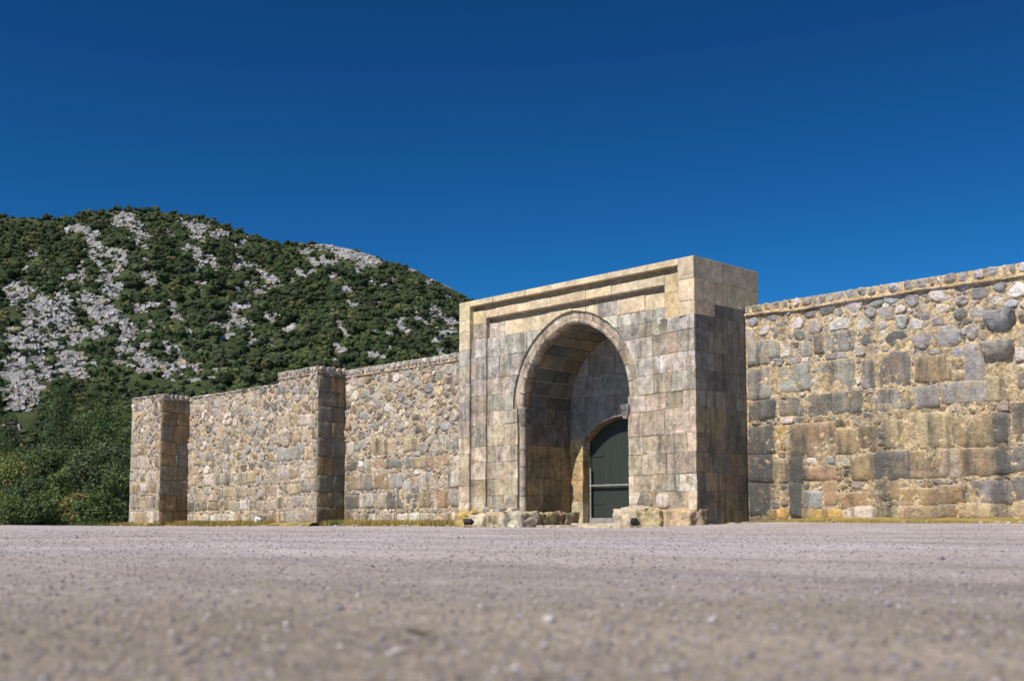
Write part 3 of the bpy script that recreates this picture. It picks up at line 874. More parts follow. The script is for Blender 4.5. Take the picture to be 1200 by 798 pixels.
# plinth boulders under the gateway
def boulder(x0, x1, y0, y1, z0, z1, rng, sub=5, amp=.06, rnd=.35):
    """rounded eroded block"""
    V = []; F = []; n = sub; idx = {}
    cx, cy, cz = (x0+x1)/2, (y0+y1)/2, (z0+z1)/2; hx, hy, hz = (x1-x0)/2, (y1-y0)/2, (z1-z0)/2
    sd_ = rng.uniform(0, 99)
    def vert(i, j, k):
        key = (i, j, k)
        if key in idx: return idx[key]
        p = np.array([i/n*2-1, j/n*2-1, k/n*2-1]); q = p/np.linalg.norm(p)
        q = p*(1-rnd)+q*rnd*1.12
        x, y, z = cx+q[0]*hx, cy+q[1]*hy, cz+q[2]*hz
        f = noise.noise(Vector((x*2.2+sd_, y*2.2, z*2.6)))*amp + noise.noise(Vector((x*6+sd_, y*6, z*7)))*amp*.6 + (noise.noise(Vector((x*14+sd_, y*14, z*14)))*amp*.3 if n > 9 else 0)
        nx = Vector((p[0], p[1], p[2])).normalized()
        idx[key] = len(V); V.append((x+nx.x*f, y+nx.y*f, z+nx.z*f)); return idx[key]
    for a in range(n):
        for b in range(n):
            F.append((vert(a, b, n), vert(a+1, b, n), vert(a+1, b+1, n), vert(a, b+1, n)))
            F.append((vert(a, 0, b), vert(a+1, 0, b), vert(a+1, 0, b+1), vert(a, 0, b+1)))
            F.append((vert(a, n, b), vert(a, n, b+1), vert(a+1, n, b+1), vert(a+1, n, b)))
            F.append((vert(0, a, b), vert(0, a, b+1), vert(0, a+1, b+1), vert(0, a+1, b)))
            F.append((vert(n, a, b), vert(n, a+1, b), vert(n, a+1, b+1), vert(n, a, b+1)))
    return V, F
PL = [(-10.02, -9.1, -.22, .5, .5, 'o'), (-9.15, -8.2, -.34, .5, .42, 'p'), (-8.3, -7.3, -.42, .5, .50, 't'), (-7.5, -6.45, -.50, .45, .47, 'p'),
      (-7.3, -6.5, .40, 1.1, .46, 't'), (-7.3, -6.55, 1.05, 1.75, .45, 'b'), (-7.3, -6.6, 1.7, 2.35, .47, 'd'),
      (-2.72, -1.75, -.50, .5, .56, 'p'), (-1.85, -.95, -.48, .5, .50, 't'), (-1.05, .03, -.34, .5, .53, 't')]
for (x0, x1, y0, y1, z1, k) in PL:
    c = vary(rng, {'o': (.50, .36, .13), 'p': (.58, .50, .38), 't': (.52, .41, .26), 'b': (.34, .24, .14), 'd': (.25, .21, .16)}[k], .06)
    GP.append(('plinth_stone', boulder(x0, x1, y0, y1, -.15, z1, rng, 12, .12, .22), M_BLOCK if k != 'd' else M_RUBBLE, c, True, .9))
for k in range(11):      # broken lumps on the plinth
    x = rng.uniform(-9.4, -7.2) if k < 9 else rng.uniform(-2.2, -.4); w = rng.uniform(.10, .22) if k < 9 else .09
    GP.append(('plinth_rubble', boulder(x, x+w*1.4, .02-w*.5, .3, .42, .46+w*.9, rng, 3, .04, .5), M_RUBBLE, vary(rng, KC[rng.choice('ptg')], .15), True, .06))
# threshold
GP.append(('threshold', boulder(-6.7, -3.3, 1.9, 3.1, -.1, .13, rng, 5, .01, .04), M_BLOCK, (.60, .53, .42), False, .9))
GP.append(('step_stone', boulder(-6.6, -2.9, .1, 1.95, -.15, .075, rng, 6, .02, .05), M_BLOCK, (.55, .47, .36), False, .9))
# eroded cavity stones right of the door foot
for (a, b) in ((-2.45, -1.75), (-1.62, -1.05)):
    p = [(a, .55), (b, .55), (b, 1.0), (a, 1.0)]
    GP.append(('stone', rough(p, lambda u, w, d: gate_front(u, w, d+.0), rng, h=.07, lump=1.2), M_BLOCK, vary(rng, KC['d'] if a < -2 else KC['p'], .1), True, .4))
emit(gate, GP, 292, 'remaining_stones', .015)

# cores behind the stones (mortar)
GC = .035
def poly_prism(name, pts, y0, y1, mat):
    n = len(pts); V = [(x, y0, z) for x, z in pts] + [(x, y1, z) for x, z in pts]
    F = [tuple(range(n)), tuple(range(n, 2*n))[::-1]] + [(i, n+i, n+(i+1) % n, (i+1) % n) for i in range(n)]
    L = gate.location
    return link(name, mesh_py(name, [(a-L[0], b-L[1], c-L[2]) for a, b, c in V], F, (.34, .29, .23)), mat, gate)
arcL = [ring_pt(s/48, H_IN+.03) for s in range(49)]
prof = [(-9.96, -.2), (-9.96, 7.62), (-.04, 7.62), (-.04, -.2), (CX+H_IN+.03, -.2)] + arcL[::-1] + [(CX-H_IN-.03, -.2)]
prof = prof[::-1]
poly_prism('core', prof, FIELD+.115, ND+.04, M_JOINT)
# thin infills of the outer strips and right hand ramp
for x0, x1, y0, z0, z1 in ((-9.97, -9.5, .03, 0, 7.64), (-9.5, -8.86, .19, 0, 7.30), (-.6, -.04, .03, 6.0, 7.64), (-1.2, -.6, .19, 6.0, 7.30), (-9.5, -.6, .03, 7.50, 7.64), (-8.9, -1.1, .19, 7.05, 7.30), (-9.5, -.6, .33, 7.0, 7.5)):
    core(gate, x0, x1, y0, FIELD+.13, z0, z1, M_JOINT, 'joint_fill')
V = [(-2.3, FIELD+.018, 0), (-.15, .018, 0), (-.02, .018, 0), (-.04, FIELD+.13, 0), (-2.3, FIELD+.13, 0)]
V = V + [(a, b, 5.98) for a, b, c in V]; L = gate.location
F = [(0, 1, 6, 5), (1, 2, 7, 6), (2, 3, 8, 7), (3, 4, 9, 8), (4, 0, 5, 9), (5, 6, 7, 8, 9)]
link('joint_fill', mesh_py('joint_fill', [(a-L[0], b-L[1], c-L[2]) for a, b, c in V], F, (.34, .29, .23)), M_JOINT, gate)
arcR = [ring_pt(s/48, H_RING+.012) for s in range(49)]
fp = [(-8.84, 0), (-8.84, 6.86), (-1.14, 6.86), (-1.14, 5.99), (-2.3, 5.99), (-2.3, .0), (CX+H_IN+.03, 0), (CX+H_IN+.03, SPR)] + arcR[::-1] + [(CX-H_ROLL-.03, SPR), (CX-H_ROLL-.03, 0)]
poly_prism('joint_fill', fp[::-1], FIELD+.018, FIELD+.2, M_JOINT)
# back slab of the niche with the door opening
dpts = [(DX0+(DX1-DX0)*t/16, door_z(DX0+(DX1-DX0)*t/16)+.03) for t in range(17)]
prof = [(-9.96, -.2), (DX0-.02, -.2)] + dpts + [(DX1+.02, -.2), (-.02, -.2), (-.02, 7.6), (-9.96, 7.6)]
poly_prism('core', prof, ND+.016, 3.15, M_JOINT)
core(gate, -.5, -.016, .6, ND+.01, 0, 7.58, M_JOINT, 'joint_fill')
# iron door set back in its reveal
N = NT('dark_iron_door'); P = N.pos()
c = N.mix(N.ramp(N.noise(N.pos((6, 6, .6)), 1.3, 5), [(.4, 0), (.7, 1)]), (.021, .031, .029), (.036, .041, .036))
c = N.mix(N.ramp(N.noise(P, 7, 6, .7), [(.6, 0), (.75, .5)]), c, (.035, .027, .02))
M_DOOR = N.out(c, .6, N.bump(N.noise(P, 3, 4), .3, .02), .4)
N = NT('grey_metal_rail'); M_RAIL = N.out(N.mix(N.ramp(N.noise(N.pos(), 9, 5), [(.4, 0), (.7, 1)]), (.30, .31, .31), (.18, .17, .16)), .5, None, .5)
door = link('door', None, parent=gate, loc=(0, 0, 0)); bpy.context.view_layer.update()
door['label'] = 'dark green iron door under the low segmental arch'
def dput(name, V, F, mat):
    L = gate.location
    return link(name, mesh_py(name, [(a-L[0], b-L[1], c-L[2]) for a, b, c in V], F, None), mat, door)
DY = 3.02
for (a, b) in ((DX0+.06, CX-.006), (CX+.006, DX1-.06)):
    n = 10; xs_ = [a+(b-a)*i/n for i in range(n+1)]
    V = [(x, DY+.05, .16) for x in xs_] + [(x, DY+.05, door_z(x)-.02) for x in xs_] + [(x, DY+.09, .16) for x in xs_] + [(x, DY+.09, door_z(x)-.02) for x in xs_]
    m = n+1
    F = [(i, i+1, m+i+1, m+i) for i in range(n)] + [(2*m+i, 3*m+i, 3*m+i+1, 2*m+i+1) for i in range(n)] + [(m+i, m+i+1, 3*m+i+1, 3*m+i) for i in range(n)] + [(0, m, 3*m, 2*m), (n, 2*m+n, 3*m+n, m+n)]
    dput('door_leaf', V, F, M_DOOR)
V = []; F = []; n = 20
path = [(DX0, .14)] + [(DX0+(DX1-DX0)*i/n, door_z(DX0+(DX1-DX0)*i/n)) for i in range(n+1)] + [(DX1, .14)]
for (x, z) in path:
    k = .07; ix = x+(CX-x)*k/dw if abs(x-CX) > .1 else x; iz = z-.07 if z > 1 else z
    V += [(x, DY, z), (ix, DY, iz), (ix, DY+.09, iz), (x, DY+.09, z)]
for i in range(len(path)-1):
    for j in range(4): F.append((i*4+j, i*4+(j+1) % 4, (i+1)*4+(j+1) % 4, (i+1)*4+j))
dput('door_frame', V, F, M_DOOR)
for zz in (.75, 2.35):
    for (xa, xb) in ((DX0+.08, DX0+.55), (DX1-.55, DX1-.08)):
        V, F = box_vf(xa, xb, DY+.03, DY+.05, zz, zz+.06); dput('hinge_strap', V, F, M_DOOR)
V, F = box_vf(CX+.03, CX+.13, DY+.02, DY+.05, 1.15, 1.30); dput('lock_plate', V, F, M_RAIL)
for nm, (x0, x1, y0, y1, z0, z1) in (('rail', (DX0+.05, DX1-.05, DY-.09, DY-.04, 1.36, 1.41)), ('bottom_rail', (DX0+.05, DX1-.05, DY-.10, DY-.03, .145, .30)),
                                    ('rail_post', (DX0+.07, DX0+.12, DY-.088, DY-.042, .30, 1.98))):
    V, F = box_vf(x0, x1, y0, y1, z0, z1); dput(nm, V, F, M_RAIL)

# ================================================================== right wall
RB = '''0.12,0.79,3.74,4.64,g 0.94,2.16,3.85,4.61,g 2.41,3.53,3.84,4.62,g 3.77,4.12,3.80,4.52,g 4.20,5.12,3.78,4.67,d 5.27,6.13,3.82,4.46,b 6.17,6.54,3.78,4.32,b 6.61,7.13,3.75,4.65,s 7.15,7.83,3.20,3.77,t 7.92,8.27,3.45,3.80,g 0.14,0.75,4.76,5.43,g 0.79,1.15,4.93,5.31,g 1.20,1.58,4.94,5.34,p 1.89,2.18,4.84,5.22,g 2.32,2.57,4.88,5.42,d 2.63,3.52,4.86,5.40,g 5.20,5.75,4.68,5.18,R 5.84,6.52,4.63,5.20,R 6.66,6.98,4.73,5.17,R 4.29,4.69,5.56,5.83,g 5.47,5.83,5.60,5.80,g 5.93,6.24,5.54,5.78,p 0.11,0.99,3.16,3.68,k 1.13,1.88,3.20,3.65,d 2.08,3.73,3.16,3.71,d 4.10,5.87,3.17,3.67,g 5.96,7.10,3.21,3.67,g 0.08,0.95,2.14,2.92,k 0.97,1.32,2.21,2.88,o 1.49,2.87,2.01,2.92,b 2.93,3.60,2.02,2.70,b 3.63,4.09,2.07,2.74,b 4.37,4.92,2.15,2.85,t 4.95,6.14,2.09,2.98,t 6.21,7.24,2.06,2.81,b 7.26,7.62,2.15,2.85,d 7.71,8.23,2.17,3.10,d 0.06,0.86,1.34,2.11,k 0.91,1.32,1.31,1.96,t 1.42,1.85,1.29,1.99,k 1.89,2.83,1.35,1.69,r 3.37,4.02,1.32,1.93,b 4.04,5.04,1.30,2.02,d 5.06,5.86,1.31,1.98,b 5.88,6.36,1.32,2.01,P 6.38,7.26,1.36,2.01,b 7.30,8.20,1.39,2.01,d 0.09,0.78,0.35,1.30,k 1.42,1.79,0.32,1.26,k 1.83,2.43,0.57,1.01,s 2.52,2.87,0.64,1.27,r 2.97,4.22,0.56,0.96,r 4.28,4.73,0.76,1.22,b 4.77,5.78,0.60,1.04,r 5.83,6.52,0.63,1.10,r 6.59,7.62,0.64,1.16,g 7.67,8.17,0.72,1.27,d 0.65,1.35,0.28,0.52,o 1.97,3.01,0.25,0.53,o 3.07,4.01,0.25,0.56,p 4.06,4.69,0.25,0.56,t 4.73,5.81,0.28,0.59,t 5.86,6.30,0.28,0.61,b 6.34,7.65,0.29,0.62,t 7.69,8.15,0.31,0.63,t'''
def block_piece(rng, a, b, c, d, k, Y, minr=.3):
    col = vary(rng, KC[k], .08)
    j = lambda: rng.uniform(-.03, .03)
    p = [(a+j(), c+j()), (b+j(), c+j()), (b+j(), d+j()), (a+j(), d+j())]
    if k == 'R':
        cx, cz = (a+b)/2, (c+d)/2; p = [(cx+(b-a)*.56*math.cos(t*math.pi/3.5+.3)*rng.uniform(.88, 1.08), cz+(d-c)*.56*math.sin(t*math.pi/3.5+.3)*rng.uniform(.88, 1.08)) for t in range(7)]
        return ('stone', rough(p, front(Y), rng, h=.065, gap=.004, rnd=0, lump=.7, step=.12), M_RUBBLE, col, False, abs(area(p)))
    if k in 'sP':
        return ('stone', quarry(p, front(Y), rng, h=.045, amp=.006, wob=.02), M_BLOCK, col, True, abs(area(p)))
    return ('stone', quarry(p, front(Y), rng, h=rng.uniform(.02, .055), amp=.028 if k in 'bdrg' else .014), M_BLOCK, col, True, abs(area(p)))

rng = random.Random(21)
rw = empty('rubble_wall', (6, 3.1, 0), 'high rubble wall of mixed blocks in yellow mortar, on the side of the gateway towards the jutting corbels', 'wall')
pcs = []; rects = []
for s in RB.split():
    a, b, c, d, k = s.split(','); a, b, c, d = map(float, (a, b, c, d))
    if k != 'R': a, b, c, d = a-.035, b+.035, c-.03, d+.03
    rects.append((a, b, c, d)); pcs.append(block_piece(rng, a, b, c, d, k, WALL_Y))
# the wall carries on past the photograph with blocks in the same courses
for (z0, z1) in ((.3, .58), (.66, 1.2), (1.35, 2.0), (2.1, 3.0), (3.2, 3.68), (3.8, 4.6)):
    x = 8.35
    while x < 12.5:
        w = rng.uniform(.5, 1.3); dd = rng.uniform(0, .08)
        rects.append((x, x+w, z0+dd, z1-dd)); pcs.append(block_piece(rng, x, x+w, z0+dd, z1-dd, rng.choice('gdbbtrm'), WALL_Y)); x += w+rng.uniform(.1, .5)
# corbels / waterspout stones jutting near the right edge
CORB = [(7.15, 7.95, 4.90, 5.42), (7.02, 7.85, 4.16, 4.66)]
for (a, b, c, d) in CORB: rects.append((a, b, c-.30, d))
def corbel(a, b, c, d, out, rng, col):
    V, F = boulder(a, b, WALL_Y-out, WALL_Y+.25, c, d, rng, 8, .07, .4)
    # slope the underside back into the wall
    V2 = [(x, y, z + (max(0, (WALL_Y-y)/out))*.16*(1 if z < (c+d)/2 else 0)) for x, y, z in V]
    k_ = lambda z: max(0, min(1, (z-c)/(d-c)))
    V2 = [((a+b)/2+(x-(a+b)/2)*(.55+.45*k_(z)**.6), WALL_Y+.25+(y-WALL_Y-.25)*(.50+.50*k_(z)**.7), z) for x, y, z in V]
    return ('corbel', (V2, F), M_RUBBLE, col, True, 1.0)
pcs.append(corbel(*CORB[0], .36, rng, (.34, .35, .36))); pcs.append(corbel(*CORB[1], .40, rng, (.36, .34, .31)))
for (a, b, c, d) in CORB:
    p = [(a+.12, c-.28), (b-.14, c-.28), (b-.07, c+.1), (a+.05, c+.1)]
    pcs.append(('stone', rough(p, front(WALL_Y+.06), rng, h=.03), M_BLOCK, KC['d'], False, .3))  # dark stone stands in for the shaded hollow under the corbel
cells = rubble_cells(.06, 13.0, .12, 6.2, rects, .034, .25, 60000, rng, gap=.45, dens=lambda x, z: .7 if z < 3.6 else 1.0)
for p in cells:
    A = abs(area(p)); cz = centroid(p)[1]
    k = rng.choice('gggpspgd') if cz > 4.3 else rng.choice('gbtdmbtp')
    if A < .012 and rng.random() < .30: continue
    pcs.append(('stone', rough(p, front(WALL_Y), rng, h=min(.055, .010+.16*math.sqrt(A))*rng.uniform(.4, 1.4), gap=.004+.018*rng.random(), rnd=0, step=0, lump=.7), M_RUBBLE, vary(rng, (lambda q: (q[0]*.97, q[1]*1.02, q[2]*1.12))(KC[k]) if cz > 4.3 else KC[k], .24), False, A))
coping(pcs, .04, 13.0, 6.25, 6.53, front(WALL_Y-.03), rng, .27)
pcs = [(a, b, M_RUBBLE2 if m is M_RUBBLE else M_BLOCK2 if m is M_BLOCK else m, c, d, e) for a, b, m, c, d, e in pcs]
emit(rw, pcs, 292)
mortar_sheet(rw, .02, 13.0, -.1, 6.24, front(WALL_Y-.012), .042, .044, M_YELLOW, 'mortar_face', seed=3)
core(rw, .035, 30, WALL_Y+.05, 3.75, -.3, 6.50, M_MORTAR)
core(rw, 13.0, 30, WALL_Y-.01, 3.74, -.2, 6.49, M_MORTAR, 'far_core')
core(rw, .04, 13.0, WALL_Y-.045, 3.0, 6.235, 6.505, M_YELLOW, 'coping_bed')
ledge(rw, .04, 13.0, 6.17, front(WALL_Y), rng, .10, .07, .05, mat=M_YELLOW)

# ================================================================== left walls and buttresses
def wall_face(root, x0, x1, Y, rng, top, block_top, seed, cop=True, n=24000, kinds='gbtmdpr', smin=.05, bw=(.45, 1.05), topz=None, blocks_extra=()):
    pcs = []; rects = []
    z = .06; row = 0
    while z < block_top:
        hgt = rng.uniform(.5, .72); x = x0+rng.uniform(0, .1)
        while x < x1-.25:
            w = min(rng.uniform(*bw), x1-x-.03)
            skip = rng.random() < (.06 + .5*max(0, (z-block_top*.5)/block_top))
            if not skip:
                dd = rng.uniform(0, .07); e = rng.uniform(0, .07)
                k = rng.choice(kinds)
                if z < .1 and rng.random() < .25: k = rng.choice('opp')
                rects.append((x, x+w, z+dd, z+hgt-e))
                pcs.append(block_piece(rng, x, x+w, z+dd, z+hgt-e, k, Y))
            x += w+rng.uniform(.02, .09)
        z += hgt+rng.uniform(.03, .10)
    for _ in range(int((x1-x0)*2.2)):     # single larger stones among the rubble
        w, hh = rng.uniform(.3, .55), rng.uniform(.28, .48); a = rng.uniform(x0+.1, x1-w-.1); c = rng.uniform(block_top+.1, top-.6)
        if any(a < r[1]+.08 and a+w > r[0]-.08 and c < r[3]+.08 and c+hh > r[2]-.08 for r in rects): continue
        rects.append((a, a+w, c, c+hh)); pcs.append(block_piece(rng, a, a+w, c, c+hh, rng.choice(['R', 'g', 'g', 's', 'm', 'd']), Y))
    ctop = top-.30 if cop else top-.13
    for p in rubble_cells(x0+.03, x1-.03, .02, ctop, rects, .042, .22, n, rng, gap=.4):
        A = abs(area(p))
        if A < .012 and rng.random() < .25: continue
        k = rng.choice('gsmgtpPtPbdp')
        pcs.append(('stone', rough(p, front(Y), rng, h=min(.06, .012+.2*math.sqrt(A))*rng.uniform(.4, 1.4), gap=.004+.018*rng.random(), rnd=0, step=0, lump=.7), M_RUBBLE, vary(rng, KC[k], .25), False, A))
    if cop:
        coping(pcs, x0, x1, ctop+.03, top, front(Y-.04), rng, .3)
        ledge(root, x0, x1, ctop-.05, front(Y), rng, .07, .05, .03)
    else: coping(pcs, x0, x1, ctop+.01, top, front(Y-.03), rng, .55)
    core(root, x0+.012, x1-.012, Y-.035, Y+.5, ctop+.01, top-.03, M_MORTAR, 'coping_bed')
    mortar_sheet(root, x0+.006, x1-.006, -.25, ctop+.01, front(Y-.012), .05, .048, M_MORTAR, 'mortar_face', seed=seed)
    return pcs

rng = random.Random(31)
w1 = empty('rubble_wall', (-15, 3.1, 0), 'rubble wall with dressed lower courses and a coping, between the gateway and the first buttress', 'wall')
emit(w1, wall_face(w1, -20.04, -10.03, WALL_Y, rng, 6.53, 2.9, 14, n=30000), 292)
core(w1, -20.03, -10.04, WALL_Y+.04, 3.7, -.3, 6.49, M_MORTAR)
w2 = empty('rubble_wall', (-28, 3.1, 0), 'rubble wall of very small stones with a thin flat coping, between the two buttresses', 'wall')
rng = random.Random(32)
emit(w2, wall_face(w2, -33.42, -23.08, WALL_Y, rng, 6.42, 2.35, 24, cop=False, n=34000, kinds='gbtmpmd'), 292)
core(w2, -33.40, -23.1, WALL_Y+.04, 3.7, -.3, 6.37, M_MORTAR)

def buttress(name, x0, x1, Y, top, rng, label, seed, cop):
    b = empty(name, ((x0+x1)/2, (Y+WALL_Y)/2, 0), label, 'buttress', 'buttresses along the old wall')
    pcs = wall_face(b, x0, x1-.0, Y, rng, top, top-1.4 if cop else 3.6, seed, cop, 9000, kinds='gbtmtp', bw=(.5, 1.1))
    # shaded side face, large dressed stones, their colours darkened for the shade
    z = .0
    while z < top-.4:
        h_ = min(rng.uniform(.55, .8), top-.32-z)
        ys = split(Y+.01, WALL_Y+.02, rng, .5, 1.0)
        for a, c in zip(ys[:-1], ys[1:]):
            p = [(a, z), (c, z), (c, z+h_), (a, z+h_)]
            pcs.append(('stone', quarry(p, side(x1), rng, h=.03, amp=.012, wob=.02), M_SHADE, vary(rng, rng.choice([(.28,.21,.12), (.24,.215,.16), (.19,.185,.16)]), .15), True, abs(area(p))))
        z += h_+.01
    coping(pcs, Y-.03, WALL_Y, top-.3, top, side(x1+.01), rng, .3)
    emit(b, pcs, 285)
    core(b, x0+.02, x1-.03, Y+.04, WALL_Y+.06, -.3, top-.04, M_MORTAR)
    mortar_sheet(b, Y+.01, WALL_Y, -.2, top-.05, side(x1-.02), .08, .015, M_JOINT, 'side_mortar', seed=seed+1)
    return b
rng = random.Random(41)
buttress('buttress', -23.06, -20.04, 1.10, 6.60, rng, 'square buttress between the two left rubble walls, topped by a coping of small stones', 50, True)
rng = random.Random(42)
buttress('buttress', -36.65, -33.42, .95, 6.50, rng, 'corner buttress at the far end of the wall, beside the green trees', 60, False)
# hidden return of the wall behind the corner buttress
rt_ = empty('return_wall', (-36, 8, 0), 'wall running back from the corner buttress', 'wall')
bpy.data.objects.remove(rt_)

# ================================================================== foliage
def leaf_cloud(clumps, n, size, seed, outward=.6, droop=0):
    """leaf quads spread through clumps (cx,cy,cz,rx,ry,rz)"""
    r = np.random.default_rng(seed); C = np.array(clumps, float)
    w = (C[:, 3]*C[:, 4]*C[:, 5])**.67; k = r.choice(len(C), n, p=w/w.sum())
    d = r.normal(size=(n, 3)); d /= np.linalg.norm(d, axis=1)[:, None]
    rr = r.random(n)**.33*.45+.55+ r.normal(size=n)*.06
    P = C[k, :3] + d*C[k, 3:]*rr[:, None]
    nrm = d*outward + r.normal(size=(n, 3))*.55 + np.array([0, 0, .25]); nrm /= np.linalg.norm(nrm, axis=1)[:, None]
    t = np.cross(nrm, r.normal(size=(n, 3))); t /= np.linalg.norm(t, axis=1)[:, None]; b = np.cross(nrm, t)
    s = size*r.uniform(.6, 1.4, (n, 1))
    V = np.stack([P-t*s, P-b*s*.55, P+t*s, P+b*s*.55], 1)
    tone = r.uniform(.75, 1.25, n)*(.9+.25*((k*7919) % 5)/4)
    return V, tone

N = NT('foliage'); a = N.attr()
c = N.mix(1, a, N.ramp(N.noise(N.pos(), .35, 4), [(.3, .8), (.7, 1.25)]), 'MULTIPLY')
bs = N.b; M_LEAF = N.out(c, .75, None, .2)
tr = N.n('ShaderNodeBsdfTranslucent'); N.l(c, tr.inputs[0]); mx = N.n('ShaderNodeMixShader'); mx.inputs[0].default_value = .22
N.l(bs.outputs[0], mx.inputs[1]); N.l(tr.outputs[0], mx.inputs[2]); N.l(mx.outputs[0], N.t.nodes['Material Output'].inputs[0])
N = NT('bark'); M_BARK = N.out(N.mix(N.ramp(N.noise(N.pos((6, 6, 1)), 2, 5), [(.4, 0), (.7, 1)]), (.09, .07, .05), (.17, .14, .11)), .9)

# ================================================================== hill
SKY_PX = [(-420, 300), (-250, 268), (-100, 246), (0, 253), (60, 252), (100, 244), (150, 240), (200, 245), (240, 252), (290, 270), (330, 280), (380, 280), (420, 289), (450, 302),
          (480, 313), (520, 334), (550, 352), (600, 380), (680, 430), (780, 490), (900, 560), (1000, 596), (1100, 606)]
SX = np.array([p[0] for p in SKY_PX], float); SE = (609.5-np.array([p[1] for p in SKY_PX], float))/FPX*1.006
R0, R1 = 95.0, 430.0
def ridge_r(a): return R1+35*math.sin(a*7+1)+18*math.sin(a*17)
def hill_pt(px, t):
    """px: bearing (tan scale), t 0 foot .. 1 ridge, >1 behind"""
    u = (px-600)/FPX; a = math.atan(u); R = ridge_r(a)
    dep = R0+(R-R0)*t                                   # distance along the view axis scale
    e = float(np.interp(px, SX, SE))
    x, y = CAM[0]+dep*(FW[0]+RT[0]*u), CAM[1]+dep*(FW[1]+RT[1]*u)
    if t <= 1: z = dep*e*(t**.82*(1-.0*t))
    else: z = R*e*(1-.9*(t-1)**1.3)
    k = min(1, t*4)*max(0, min(1, (1.0-t)*3+.25))*min(1, e/.08)
    z += k*(7*noise.noise(Vector((x*.013, y*.013, 1))) + 3.0*noise.noise(Vector((x*.045, y*.045, 5))) + 1.3*noise.noise(Vector((x*.14, y*.14, 8))))
    return x, y, z
def screen_t(px, py):
    """the t on the slope seen at picture height py"""
    e = float(np.interp(px, SX, SE)); q = max(0, (609.5-py)/FPX*1.006/e); return min(1, q**(1/.82))
ROCKS = [(135,250,14,7,-.2),(150,262,10,8,.8),(162,272,8,5,.3),(215,256,12,4,0),(232,258,8,3,0),(226,268,10,9,.9),(245,266,5,6,0),(80,267,14,4,0),(98,272,10,5,.4),(105,285,12,6,.6),
 (118,294,16,4,.0),(135,300,9,9,.6),(122,322,13,13,0),(90,318,5,10,0),(155,284,7,6,.7),(165,292,5,4,.6),(218,292,9,5,.3),(235,302,14,4,.5),(272,309,9,4,0),(285,306,7,3,0),(310,318,12,5,.5),
 (262,368,25,6,.1),(270,355,5,10,0),(198,345,6,9,.6),(210,357,10,3,.1),(158,345,10,4,.2),(172,340,9,4,0),(15,338,18,10,.2),(30,352,25,14,.2),(48,372,22,20,.4),(70,360,12,18,.7),(85,385,18,18,.3),
 (110,352,22,8,.4),(140,364,26,7,.35),(110,380,12,7,0),(20,405,22,18,.3),(18,430,20,16,.2),(60,415,14,8,.3),(55,400,10,8,.2),(10,470,14,26,.2),(35,455,18,12,.2),(85,445,20,12,.2),(80,430,12,6,0),
 (150,400,18,8,.6),(140,412,9,6,.4),(165,420,14,9,.5),(170,436,22,10,.1),(190,445,18,9,.2),(205,415,12,12,.7),(150,385,14,4,.4),(35,485,10,8,.3),(10,515,7,5,0),(18,525,9,5,.6),(25,495,14,6,0),(60,465,8,6,0),
 (400,286,30,6,.15),(385,280,16,3,0),(410,295,20,7,.2),(432,299,14,8,.4),(432,305,10,4,0),(420,308,6,4,0),(380,300,14,3,0),(365,299,8,3,.2),(490,315,14,4,.35),(510,322,10,4,.4),(530,336,12,4,.4),(500,331,7,3,0),(434,322,5,4,.4),
 (505,366,4,10,-.7),(470,372,4,11,-.7),(484,372,3,8,-.5),(472,385,6,5,-.5),(502,382,9,3,0),(525,380,10,4,.2),(520,398,11,6,.2),(530,390,5,8,.3),(448,366,8,3,0),(520,349,5,3,0),(340,370,12,3,0),(314,362,8,3,0),(405,348,5,2,0),(285,262,6,3,0),(192,268,8,3,.5),(75,322,10,4,0),(235,455,16,5,0),(255,440,10,4,.3),(230,432,7,4,.5)]
_r = random.Random(55)
for _ in range(130):
    _x = _r.uniform(0, 545); _y = _r.uniform(255, 440) if _x < 260 else _r.uniform(float(np.interp(_x, [p[0] for p in SKY_PX], [p[1] for p in SKY_PX]))+6, 425)
    if _y < float(np.interp(_x, [p[0] for p in SKY_PX], [p[1] for p in SKY_PX]))+5: continue
    ROCKS.append((_x, _y, _r.uniform(2.5, 8), _r.uniform(1.5, 3.2), _r.choice([.3, .6, .9, -.4, 0])))
def rockiness(px, py):
    m = -9.; g = 1.22 if px < 235 and py > 325 else 1.0
    for cx, cy, rx, ry, s in ROCKS:
        if abs(px-cx) > rx*2.6+6 or abs(py-cy) > ry*2.6+14: continue
        dx = (px-cx); dy = (py-cy)-s*dx*.8
        m = max(m, 1-math.sqrt((dx/(rx*g))**2+(dy/(ry*g))**2))
    return m

